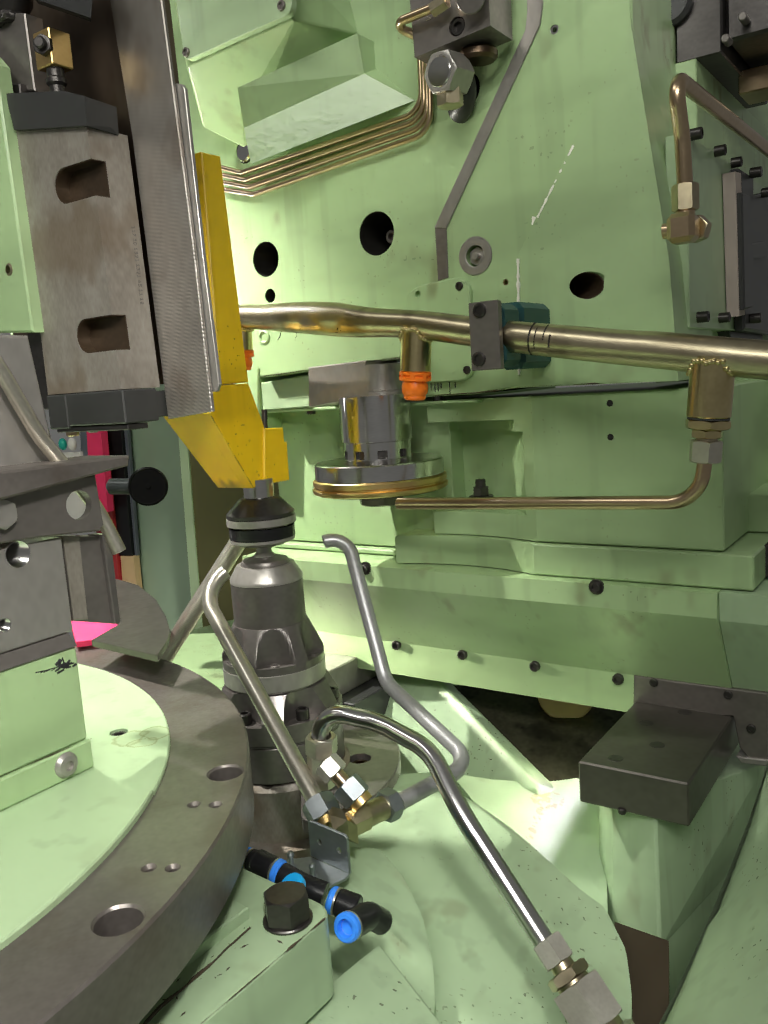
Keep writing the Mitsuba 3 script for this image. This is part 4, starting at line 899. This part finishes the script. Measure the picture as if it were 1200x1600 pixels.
# ---------------------------------------------------------------- valve block and the four thin lines
Vb = thing('valve_block', 'dark steel lubrication manifold block with engraved letters, top centre', 'valve block')
yv = 0.742
v0, v1 = U(648, 90, y=yv), U(766, 40, y=yv); yv1 = U(801, 61, x=v1[0])[1]
zv = 0.5 * (v0[2] + v1[2])
vb = hull([A(v0[0], yv, v0[2]), A(v1[0], yv, v1[2]), A(v0[0] - .004, yv, v0[2] + .12), A(v1[0], yv, v1[2] + .10), A(v0[0], yv1, v0[2]), A(v1[0], yv1, v1[2]), A(v0[0] - .004, yv1, v0[2] + .12), A(v1[0], yv1, v1[2] + .10)])
cs = U(714, 41, y=yv)
add(Vb + '__block', sub(vb, cyl(cs - EY * .02, cs + EY * .008, .0084)), 'dull_steel', smooth=20)
add(Vb + '__block__sunk_screw', socket(cs + EY * .0078, -EY, .0080, .0065), 'black_oxide')
for s, px, py in (('1', 644, 38), ('V', 645, 50), ('5', 656, 33), ('3', 659, 28), ('M', 671, 23), ('V', 673, 33)):
    add(Vb + '__block__engraved_mark', text_on(s, U(px, py, y=yv - .0002), unit(A(.2, 0, .95)), unit(A(-.95, 0, .2)), .0052, .0004, False), 'pale_zinc')
lp = [U(662, 62, y=yv + .01), U(626, 45, y=yv - .002), U(624, 34, y=yv - .012), U(700, 2, y=yv - .012)]
add(Vb + '__bent_line', tube(path(lp, [.006, .009]), .0042), 'copper_line')
ln = U(693, 4, y=yv - .012); add(Vb + '__line_nut', hexn(ln - EX * .012 - EZ * .003, A(1, 0, .25), .0125, .016), 'brass_zinc')
add(Vb + '__line_boss', cyl(U(735, -4, y=yv - .02), U(735, -4, y=yv), .013, .001), 'dull_steel')
pc2 = U(694, 108, y=yv - .004); pax = unit(A(-.15, -1, -.05))
add(Vb + '__plug_hex', hexn(pc2 + EY * .028, pax, .034, .030, rot=.45), 'ground_steel')
add(Vb + '__plug_face', lathe([(0, 0), (.0125, 0), (.0135, -.001), (0, -.0012)], pc2 + EY * .028 + pax * .0312, pax, 40), 'bright_steel')
add(Vb + '__drain_nut', hexn(U(702, 130, y=yv + .010), -EZ, .022, .021, rot=.3), 'brass_zinc')
add(Vb + '__round_boss', cyl(U(748, 76, y=.775), U(748, 96, y=.775), .018, .003), 'brown_steel')
add(Vb + '__hose_end', tube(path([U(722, 118, y=.782), U(733, 150, y=.782), U(716, 178, y=.795)], .02), .011), 'black_rubber')
yl = YW - .008
for i in range(4):
    k = i * 11.3; xo = (0, 5, 11, 16)[i]
    pts = [U(652 + xo, 70, y=yl - .004 - .006 * (i % 2)), U(655 + xo * .9, 150, y=yl - .006 * (i % 2)), U(652 + xo * .9, 178 + k * .62, y=yl), U(630 + xo * .7, 190 + k * .95, y=yl), U(384 + k * .55, 267 + k, y=yl), U(352, 262 + k * 1.03, y=yl), U(330, 262 + k * 1.03, y=yl + .01)]
    pts = [U(655 + xo, 70, y=yl - .001 * i), U(660 + xo * .8, 174 + k * .95, y=yl - .0008 * i), U(378 + k * .55, 270 + k, y=yl), U(346, 262 + k * 1.0, y=yl)]
    o = add('thin_line', tube(path(pts, [.022, .01]), .0030, 14), 'copper_line')
    tag(o, ('uppermost', 'second from top', 'third from top', 'lowest')[i] + ' of the four thin copper coloured lines under the stepped casting', 'thin pipe', 'thin copper lines from the valve block')

# ---------------------------------------------------------------- tubes around the spindle
def fit_nut(key, c, ax, af, L, mat='pale_zinc', rot=.2): return add(key, hexn(c, ax, af, L, rot=rot), mat)
TA = thing('grey_spray_tube', 'grey bent steel tube with an open upper end, right of the work spindle', 'tube')
pa = [d_(506, 847, .915), d_(541, 834, .92), d_(603, 1066, .86), d_(738, 1192, .775), d_(625, 1253, .735)]
PA = path(pa, [.022, .03, .022], 14)
add(TA + '__tube', tube(PA, .0073, 24, bore=.0056), 'tube_steel')
aa = unit(pa[3] - pa[4])
TB = thing('left_spray_tube', 'straight brass tinted tube leaning against the work spindle', 'tube')
pb = [d_(352, 893, .845), d_(315, 925, .835), d_(500, 1262, .70)]
add(TB + '__tube', tube(path(pb, [.045], 14), .0076, 24, bore=.006), 'pale_zinc')
TCu = thing('bright_feed_tube', 'bright arched steel tube running down to the big union, lower right', 'tube')
pcx = [d_(500, 1178, .715), d_(500, 1108, .715), d_(590, 1128, .70), d_(672, 1172, .67), d_(720, 1270, .64), d_(862, 1490, .585)]
add(TCu + '__tube', tube(path(pcx, [.020, .07, .05, .3], 14), .0076, 28), 'bright_steel')
ax = unit(pcx[5] - pcx[4]); f0 = d_(852, 1468, .589)
add(TCu + '__union_nut', hexn(f0, ax, .0205, .017, rot=.55), 'nut_zinc')
add(TCu + '__neck', cyl(f0 + ax * .016, f0 + ax * .0225, .0082), 'brass_zinc')
add(TCu + '__adapter', hexn(f0 + ax * .0215, ax, .027, .0078, rot=.35), 'brass_zinc')
add(TCu + '__collar', cyl(f0 + ax * .029, f0 + ax * .0325, .012), 'brass_zinc')
add(TCu + '__reducer', hexn(f0 + ax * .0315, ax, .034, .0285, rot=.62, ch=.002), 'nut_zinc')
add(TCu + '__lower_neck', cyl(f0 + ax * .059, f0 + ax * .066, .0135), 'brass_zinc')
add(TCu + '__lower_nut', hexn(f0 + ax * .065, ax, .033, .02, rot=.1), 'pale_zinc')
# tee cluster
Fc_ = thing('tee_cluster', 'cluster of hexagon unions and tees where three tubes meet', 'pipe fittings')
ua = d_(502, 1160, .715); udn = unit(A(-.10, .05, -1))
cupc = sub(hexn(ua - udn * .006, udn, .0235, .016, rot=.2), cyl(ua - udn * .02, ua + udn * .002, .0088))
add(Fc_ + '__upper_union', cupc, 'pale_zinc')
add(Fc_ + '__upper_body', hexn(ua + udn * .009, udn, .022, .030, rot=.55), 'pale_zinc')
ud = d_(503, 1200, .712); bdir = unit(d_(580, 1262, .69) - d_(505, 1178, .705))
s0 = d_(508, 1190, .70)
add(Fc_ + '__branch_nut', hexn(s0, bdir, .0195, .014, rot=.3), 'nut_zinc')
add(Fc_ + '__branch_pipe', cyl(s0 + bdir * .010, s0 + bdir * .032, .0062), 'copper_line')
add(Fc_ + '__branch_nut', hexn(s0 + bdir * .0235, bdir, .0225, .0165, rot=.1), 'zinc_plate')
add(Fc_ + '__branch_collar', cyl(s0 + bdir * .038, s0 + bdir * .046, .0098), 'gilt')
tl = unit(d_(640, 1245, .735) - d_(520, 1300, .685)); t0c = d_(568, 1276, .695)
add(Fc_ + '__tee_body', cat(hexn(t0c - tl * .020, tl, .0205, .022, rot=.2), cyl(t0c - tl * .002, t0c + tl * .022, .0098), hexn(t0c - bdir * .016, bdir, .0175, .018, rot=.4)), 'brass_zinc')
add(Fc_ + '__right_nut', hexn(t0c + tl * .021, tl, .0235, .012, rot=.5), 'zinc_plate')
add(Fc_ + '__left_elbow', hull([p + o for p in (d_(522, 1275, .69), d_(545, 1300, .68), d_(530, 1292, .675)) for o in (A(.009, 0, .008), A(-.009, 0, .008), A(.009, 0, -.008), A(-.009, 0, -.008), A(0, .01, 0), A(0, -.008, 0))]), 'brass_zinc', smooth=15)
bt_ = unit(pb[2] - pb[1]); nb0 = d_(494, 1250, .703)
add(Fc_ + '__left_nut', hexn(nb0, bt_, .0245, .018, rot=.15), 'zinc_plate')
add(Fc_ + '__left_collar', cyl(nb0 + bt_ * .017, nb0 + bt_ * .024, .0098), 'gilt')
# zinc bracket
Zb = thing('zinc_bracket', 'folded zinc plated angle bracket with two holes and two studs', 'angle bracket')
zz = -0.372
f_ = [z_(px, py, zz) for px, py in ((445, 1358), (488, 1336), (548, 1366), (500, 1392))]
f_ = [z_(px, py, zz) for px, py in ((425, 1345), (485, 1338), (546, 1365), (540, 1372), (498, 1391), (480, 1385))]
add(Zb + '__foot', slab(f_, -EZ * .0022, .0005), 'zinc_plate')
e0, e1_ = z_(485, 1338, zz), z_(546, 1366, zz); hgt = .0315
upv = EZ * hgt
pl_ = [e0, e1_, e1_ + upv * .92, e1_ + upv - (e1_ - e0) * .06, e0 + upv - (e0 - e1_) * .08 * 0 + upv * .12, e0 + upv * .12]
un = unit(np.cross(e1_ - e0, EZ)); pl_ = [e0 + EZ * .0, e1_ + EZ * 0, e1_ + EZ * hgt * .93, e1_ + EZ * hgt - (e1_ - e0) * .05, e0 + EZ * hgt + (e1_ - e0) * .06, e0 + EZ * hgt * .93]
if un[1] < 0: un = -un
pm_ = slab(pl_, un * .0022, .0005)
dxy = e1_ - e0
pm_ = sub(pm_, *[cyl(e0 + dxy * t + EZ * hgt * .52 - un * .01, e0 + dxy * t + EZ * hgt * .52 + un * .01, .0026, seg=20) for t in (.28, .78)])
add(Zb + '__upright', pm_, 'zinc_plate')
for px, py in ((456, 1360), (490, 1378)):
    c = z_(px, py, zz); add(Zb + '__foot__stud', cat(cyl(c, c + EZ * .0008, .0055, seg=24), hexn(c + EZ * .0008, EZ, .0072, .0048), cyl(c, c + EZ * .0115, .0020, .0004, 20), lathe([(0, .0118), (.0026, .0118), (.003, .0135), (.0022, .0155), (0, .016)], c, EZ, 20)), 'zinc_plate')

# push-in fittings
def fitting(name, label, a, b, r, blue='blue_plastic', second=None, elbow=None):
    n = thing(name, label, 'push-in fitting'); ax_ = unit(b - a); L = np.linalg.norm(b - a)
    add(n + '__body', lathe([(0, 0), (r * .86, 0), (r * .95, r * .12), (r * .95, L - .0015), (r * .85, L), (0, L)], a, ax_, 32), 'black_plastic')
    if elbow is not None: add(n + '__elbow', tube(path([a + ax_ * L * .5, a - ax_ * r * .4, elbow], r * .9), r * .88, 24), 'black_plastic')
    add(n + '__steel_rim', lathe([(r * .5, 0), (r * .98, 0), (r * .98, .0014), (r * .5, .0014)], b - ax_ * .0004, ax_, 32, True), 'pale_zinc')
    add(n + '__release_ring', lathe([(r * .55, 0), (r * .96, .0010), (r * .96, .0042), (r * .84, .0058), (r * .60, .0058), (r * .55, .004), (r * .55, -.004)], b, ax_, 32, True), blue)
    add(n + '__bore', cyl(b - ax_ * .001, b + ax_ * .001, r * .56, seg=24), 'blue_plastic' if second is None else second)
    return n
fa, fb = d_(572, 1432, .575), d_(546, 1447, .556)
n = fitting('push_in_fitting', 'black elbow push-in fitting with its blue ring facing out, lowest of the row', fa, fb, .0098, elbow=d_(596, 1440, .590))
fitting('push_in_fitting_001', 'black push-in fitting with a blue ring, directly above the lowest one', d_(560, 1421, .598), d_(527, 1409, .603), .0100)
fitting('push_in_fitting_002', 'black push-in fitting whose blue ring touches the zinc bracket on its left', d_(400, 1345, .630), d_(430, 1360, .622), .0095)
fitting('push_in_fitting_003', 'black push-in fitting leftmost of the row, against the ring table', d_(412, 1351, .632), d_(392, 1344, .638), .0088)
add('push_in_fitting_002__stem', tube([d_(440, 1366, .62), d_(475, 1385, .612), d_(508, 1398, .608)], .0085, 24), 'black_plastic')
add('push_in_fitting_003__stem', tube([d_(404, 1348, .634), d_(412, 1350, .632)], .0072, 24), 'black_plastic')
kc = d_(462, 1390, .59); add('blue_knob', lathe([(0, 0), (.0075, 0), (.0085, .001), (.0085, .006), (.0075, .008), (0, .008)], kc, unit(A(-.2, -.4, 1)), 24), 'cyan_plastic', 'ribbed bright blue cap between the zinc bracket and the bolted block', 'cap')

# flexible hose
hp0, hp1 = d_(252, 1035, .97), d_(378, 838, .95)
N_ = 240; HP = np.array([hp0 + (hp1 - hp0) * t for t in np.linspace(0, 1, N_)])
add('metal_hose', tube(HP, .0098 + .00028 * np.sin(np.arange(N_) * 2.1), 24), 'pale_zinc', 'ribbed metal hose slanting up behind the left spray tube', 'hose', smooth=60)

# ---------------------------------------------------------------- left foreground stand on the table
Ls = thing('fixture_stand', 'green and grey steel stand with threaded holes on the ring table, left edge', 'fixture stand')
XL, YL = -0.489, 0.334
zg0 = U(155, 1205, x=XL)[2]; zg1 = U(125, 1009, x=XL)[2]; zfoot = U(147, 1152, x=XL)[2]
stand = box((XL - .09, .05, zfoot), (XL - .002, YL - .001, zg1), .0015)
add(Ls + '__base', stand, 'green_paint')
add(Ls + '__base_foot', box((XL - .09, .05, ZR + .0045), (XL, YL, zfoot - .0004), .0012), 'green_paint')
c = U(103, 1195, x=XL); add(Ls + '__base_foot__screw', cat(lathe([(0, 0), (.0085, 0), (.0085, .001), (.0065, .0035), (.0034, .004), (.0034, .0015), (0, .0015)], c, EX, 36)), 'ground_steel')
random.seed(11); ink = []
for i in range(26):
    cx_, cy_ = random.gauss(96, 7), random.gauss(1039, 4); ln_ = random.uniform(5, 13); an = random.gauss(-.5, .5)
    ink.append(tube([U(cx_, cy_, x=XL - .0020), U(cx_ + ln_ * math.cos(an), cy_ + ln_ * math.sin(an), x=XL - .0020)], random.uniform(.0003, .0009), 6))
for i in range(9):
    cx_ = 55 + i * 4.2; ink.append(tube([U(cx_, 1053 - i * 1.1 + random.uniform(-2, 2), x=XL - .0020), U(cx_ + 9, 1049 - i * 1.1, x=XL - .0020)], .00032, 6))
add(Ls + '__base__ink_mark', cat(ink), 'ink')
zc1 = U(112, 985, x=XL)[2]
add(Ls + '__chamfer_plate', hull([A(XL - .001, .05, zg1 + .0004), A(XL - .001, YL - .001, zg1 + .0004), A(XL - .006, .05, zg1 + .009), A(XL - .006, YL - .003, zg1 + .009), A(XL - .08, .05, zg1 + .0004), A(XL - .08, YL - .001, zg1 + .0004), A(XL - .08, .05, zg1 + .009), A(XL - .08, YL - .003, zg1 + .009)]), 'dull_steel')
zst = U(100, 838, x=XL - .006)[2]
stb = box((XL - .07, .05, zg1 + .0094), (XL - .006, U(108, 930, x=XL - .006)[1], zst), .001)
h1, h2 = U(28, 866, x=XL - .006), U(7, 977, x=XL - .006)
add(Ls + '__steel_body', sub(stb, cyl(h1 - EX * .03, h1 + EX * .01, .0086), cyl(h2 - EX * .02, h2 + EX * .01, .0044)), 'ground_steel')
thr = lambda c, r, n: lathe(sum([[(r, -i * .0016), (r - .0009, -i * .0016 - .0008)] for i in range(n)], []) + [(0, -n * .0016)], c, EX, 40)
add(Ls + '__steel_body__thread', thr(h1, .0085, 14), 'bright_steel'); add(Ls + '__steel_body__thread', thr(h2, .0043, 10), 'bright_steel')
ychn = U(110, 930, x=XL - .006)[1]
def lx(px, py, dx=0.0): return U(px, py, x=XL + dx)
add(Ls + '__channel_floor', slab([lx(98, 838, -.012), lx(168, 838, -.012), lx(186, 975, -.012), lx(114, 970, -.012)], -EX * .02, 0), 'dull_steel')
add(Ls + '__channel_floor__scraped_strip', slab([lx(99, 838, -.011), lx(124, 836, -.011), lx(138, 968, -.011), lx(116, 970, -.011)], -EX * .0018, .0004), 'rusty_steel')
add(Ls + '__channel_edge', slab([lx(160, 836, -.008), lx(173, 834, -.008), lx(190, 972, -.008), lx(180, 975, -.008)], -EX * .016, .0008), 'phosphate_steel')
br_ = [lx(-60, 800, .001), lx(-60, 765, .001), lx(0, 762, .001), lx(150, 742, .001), lx(163, 820, .001), lx(156, 830, .001), lx(60, 840, .001), lx(-60, 860, .001)]
hh = lx(122, 789)
add(Ls + '__hole_bracket', sub(slab(br_, -EX * .006, .0012), cyl(hh - EX * .02, hh + EX * .02, .0098)), 'dull_steel')
c = lx(-2, 803, .001); add(Ls + '__hole_bracket__nut', hexn(c, EX, .017, .006), 'ground_steel')
dkp = [lx(-60, 740, .016), lx(0, 737, .016), lx(203, 711, .016), lx(202, 728, .016), lx(0, 782, .016), lx(-60, 800, .016)]
add(Ls + '__shelf_bar', slab(dkp, -EX * .05, .0015), 'ring_steel')
up_ = [lx(-60, 520, -.03), lx(46, 524, -.03), lx(86, 700, -.03), lx(80, 745, -.03), lx(-60, 760, -.03)]
add(Ls + '__upper_plate', slab(up_, -EX * .03, .0022), 'ground_steel')
tp = [lx(-40, 520, -.018), lx(2, 580, -.018), lx(60, 680, -.018), lx(150, 790, -.012), lx(187, 862, -.004)]
add('grease_tube', tube(path(tp, [.05, .1, .1]), .0050, 20), 'pale_zinc', 'bent olive grey grease tube passing behind the shelf bar, left edge', 'tube')
gp_ = [U(px, py, y=ya - .01) for px, py in ((-60, 40), (-8, 100), (51, 519), (-60, 521))]
gq = thing('green_side_panel', 'green painted plate with one tapped hole at the left edge', 'panel')
c = U(14, 421, y=ya - .01)
add(gq + '__plate', sub(slab(gp_, EY * .012, .0015), cyl(c - EY * .01, c + EY * .008, .0048)), 'green_paint')
add(gq + '__plate__thread', lathe([(.0030, -.001), (.0047, -.0002), (.0047, .006), (.0030, .006)], c, EY, 28, True), 'brass_zinc')

# ---------------------------------------------------------------- background at the left gap
Dr = thing('enclosure_door', 'pale green machine door with a bright edge strip, seen through the gap at left', 'door')
yd = 1.45
def bd(px, py, y=yd): return U(px, py, y=y)
add(Dr + '__panel', slab([bd(150, 600), bd(320, 600), bd(345, 1030), bd(180, 1030)], EY * .02, .001), 'door_green')
add(Dr + '__edge_strip', slab([bd(275, 640, yd - .012), bd(288, 640, yd - .012), bd(318, 1010, yd - .012), bd(304, 1010, yd - .012)], EY * .01, .001), 'pale_green')
add(Dr + '__inner_panel', slab([bd(288, 600, yd - .008), bd(470, 600, yd - .008), bd(470, 1010, yd - .008), bd(318, 1010, yd - .008)], EY * .02, .001), 'olive_panel')
add(Dr + '__frame_post', slab([bd(156, 640, yd - .03), bd(186, 640, yd - .03), bd(206, 868, yd - .03), bd(178, 868, yd - .03)], EY * .02, .001), 'black_plastic')
add(Dr + '__grey_rail', slab([bd(184, 640, yd - .02), bd(196, 640, yd - .02), bd(214, 868, yd - .02), bd(204, 868, yd - .02)], EY * .01, .001), 'grey_plastic')
add(Dr + '__lower_post', slab([bd(188, 869, yd - .03), bd(208, 869, yd - .03), bd(222, 1010, yd - .03), bd(198, 1010, yd - .03)], EY * .02, .001), 'cream_cap')
add(Dr + '__red_edge', slab([bd(132, 640, yd - .04), bd(160, 640, yd - .04), bd(194, 1000, yd - .04), bd(166, 1000, yd - .04)], EY * .02, .001), 'red_paint')
Kn = thing('door_knob', 'round black knob on a clear grey spindle, on the pale green door', 'knob')
kc = U(231, 760, d=1.25); kax = unit(-kc + A(-.25, 0, 0))
add(Kn + '__disc', lathe([(0, -.012), (.020, -.012), (.0285, -.006), (.0285, -.001), (.0262, 0), (.025, -.0012), (.004, -.002), (.0035, -.0005), (0, -.0005)], kc, kax, 48), 'knob_black')
add(Kn + '__spindle', lathe([(0, 0), (.0105, 0), (.012, .01), (.012, .05), (.006, .055), (0, .055)], kc - kax * .012 - right * .010, -right - kax * .2, 32), 'clear_grey')
for key, px, py, pw, ph, mat, lab in (('teal_button', 98, 694, 13, 22, 'teal_cap', 'small teal rounded cap under the slide wiper'), ('white_button', 113, 694, 15, 24, 'white_plastic', 'small white rounded cap next to the teal one')):
    c = U(px, py, y=1.38); s = trimesh.creation.icosphere(3, 1.0); k = 1.55 / FOC
    s.vertices = s.vertices * A(pw * k * .8, .01, ph * k * .62) + c; add(key, s, mat, lab, 'cap')
add('white_carton', slab([U(px, py, y=1.39) for px, py in ((88, 708), (124, 706), (150, 830), (100, 830))], EY * .02, .001), 'white_plastic', 'white carton behind the shelf bar, below the small caps', 'carton')
add('grey_post', slab([U(px, py, y=1.40) for px, py in ((124, 650), (138, 650), (150, 760), (128, 760))], EY * .02, .001), 'grey_plastic', 'slate grey upright beside the pink one in the left gap', 'post')
add('pink_post', slab([U(px, py, y=1.37) for px, py in ((134, 660), (156, 660), (168, 800), (142, 800))], EY * .02, .001), 'pink_plastic', 'bright pink upright seen above the shelf bar', 'post')
add('pink_guard', slab([z_(px, py, ZR + .004) for px, py in ((108, 970), (160, 968), (200, 978), (150, 1008), (120, 1012))], EZ * .006, .0005), 'pink_plastic', 'bright pink flat guard piece between the stand and the half round plate', 'guard')
Hp = [z_(px, py, -.222) for px, py in ((150, 902), (185, 905), (216, 914), (243, 936), (259, 962), (266, 985), (262, 1000), (246, 1024), (143, 1000), (186, 975))]
add('half_round_plate', slab(Hp, -EZ * .0062, .0005), 'slide_steel', 'dark half round steel plate standing out over the far edge of the ring', 'plate')
gl = [d_(240, 1000, 1.15), d_(310, 990, 1.25), d_(345, 958, 1.42), d_(480, 958, 1.42), d_(480, 1090, 1.05), d_(300, 1090, 1.05)]
lg = thing('rear_sill', 'light green sill below the pale green door', 'sill')
zq = -.46
add(lg + '__tray', slab([z_(px, py, zq) for px, py in ((230, 1010), (300, 990), (500, 985), (520, 1130), (250, 1130))], -EZ * .03, .001), 'green_paint')
add(lg + '__lip', slab([U(px, py, y=1.40) for px, py in ((200, 1010), (480, 940), (480, 985), (200, 1045))], EY * .02, .001), 'green_paint')
c = U(287, 1020, y=1.395); add(lg + '__screw', cyl(c, c - EY * .006, .005, .001, 20), 'ground_steel')

# ---------------------------------------------------------------- dried grime gathered along seams
def grime(holder, pts, r, n=60, seed=1):
    P = path(pts, .002, 2); tt_ = np.r_[0, np.cumsum(np.linalg.norm(np.diff(P, axis=0), axis=1))]; t_ = np.linspace(0, tt_[-1], n)
    Q_ = np.stack([np.interp(t_, tt_, P[:, k]) for k in range(3)], 1); v_ = meshkit.fbm(Q_ * 70 + seed, 4, seed)
    add(holder + '__grime_line', tube(Q_, np.clip(.30 + (v_ - .5) * 1.6, .08, .9) * r, 6), 'oil_brown', kind='stuff')
grime(Ls, [U(2, 1283, x=XL + .0002), U(153, 1206, x=XL + .0002)], .0010, 70, 1)
grime(Ls, [U(0, 1213, x=XL - .0018), U(145, 1153, x=XL - .0018)], .0009, 70, 2)
grime(H, [w(500, 634, YW + .003), w(630, 620, YW + .003), w(742, 614, YW - .0005), w(818, 605, YW - .012)], .0012, 90, 4)
grime(H, [w(820, 604, YW - .014), w(1000, 596, YW - .016)], .0010, 80, 5)
grime(H, [w(412, 588, .7818), w(650, 556, .7818)], .0006, 80, 6)
grime(Bk, [k1 + EZ * .0002 + kd * .004, k1 + EZ * .0002 + kd * .16], .0011, 80, 7)
grime(Bk, [z_(391, 1449, ZK + .0004), z_(330, 1506, ZK + .0004), z_(250, 1574, ZK + .0004), z_(205, 1622, ZK + .0004)], .0022, 90, 8)
grime(Yt, [U(330, 650, x=xy_ + .0008), U(396, 762, x=xy_ + .0008)], .0007, 60, 13)
random.seed(21); fl = []
for i in range(46):
    c_ = z_(random.uniform(215, 500), random.uniform(1440, 1590), ZK + .0002)
    q_ = (c_ - k1); t_, u_ = q_ @ kd, q_ @ kn
    if u_ < .004 or t_ < .01: continue
    an = random.uniform(0, 3.1); l_ = random.uniform(.0006, .0030); v = A(math.cos(an), math.sin(an), 0) * l_
    fl.append(hull([c_ - v, c_ + v, c_ + A(-v[1], v[0], 0) * .35, c_ - A(-v[1], v[0], 0) * .25, c_ + EZ * .0002]))
add(Bk + '__paint_chip', cat(fl), 'oil_brown', kind='stuff')

for k_ in labels:
    for stem_, grp_ in (('push_in_fitting', 'push-in fittings beside the bolted block'), ('orange_nozzle', 'orange nozzles under the coolant pipe'), ('machine_lamp', 'round shaded machine lamps'), ('ceiling_lamp', 'fluorescent lamps over the machine')):
        if k_.startswith(stem_) and '__' not in k_: labels[k_]['group'] = grp_
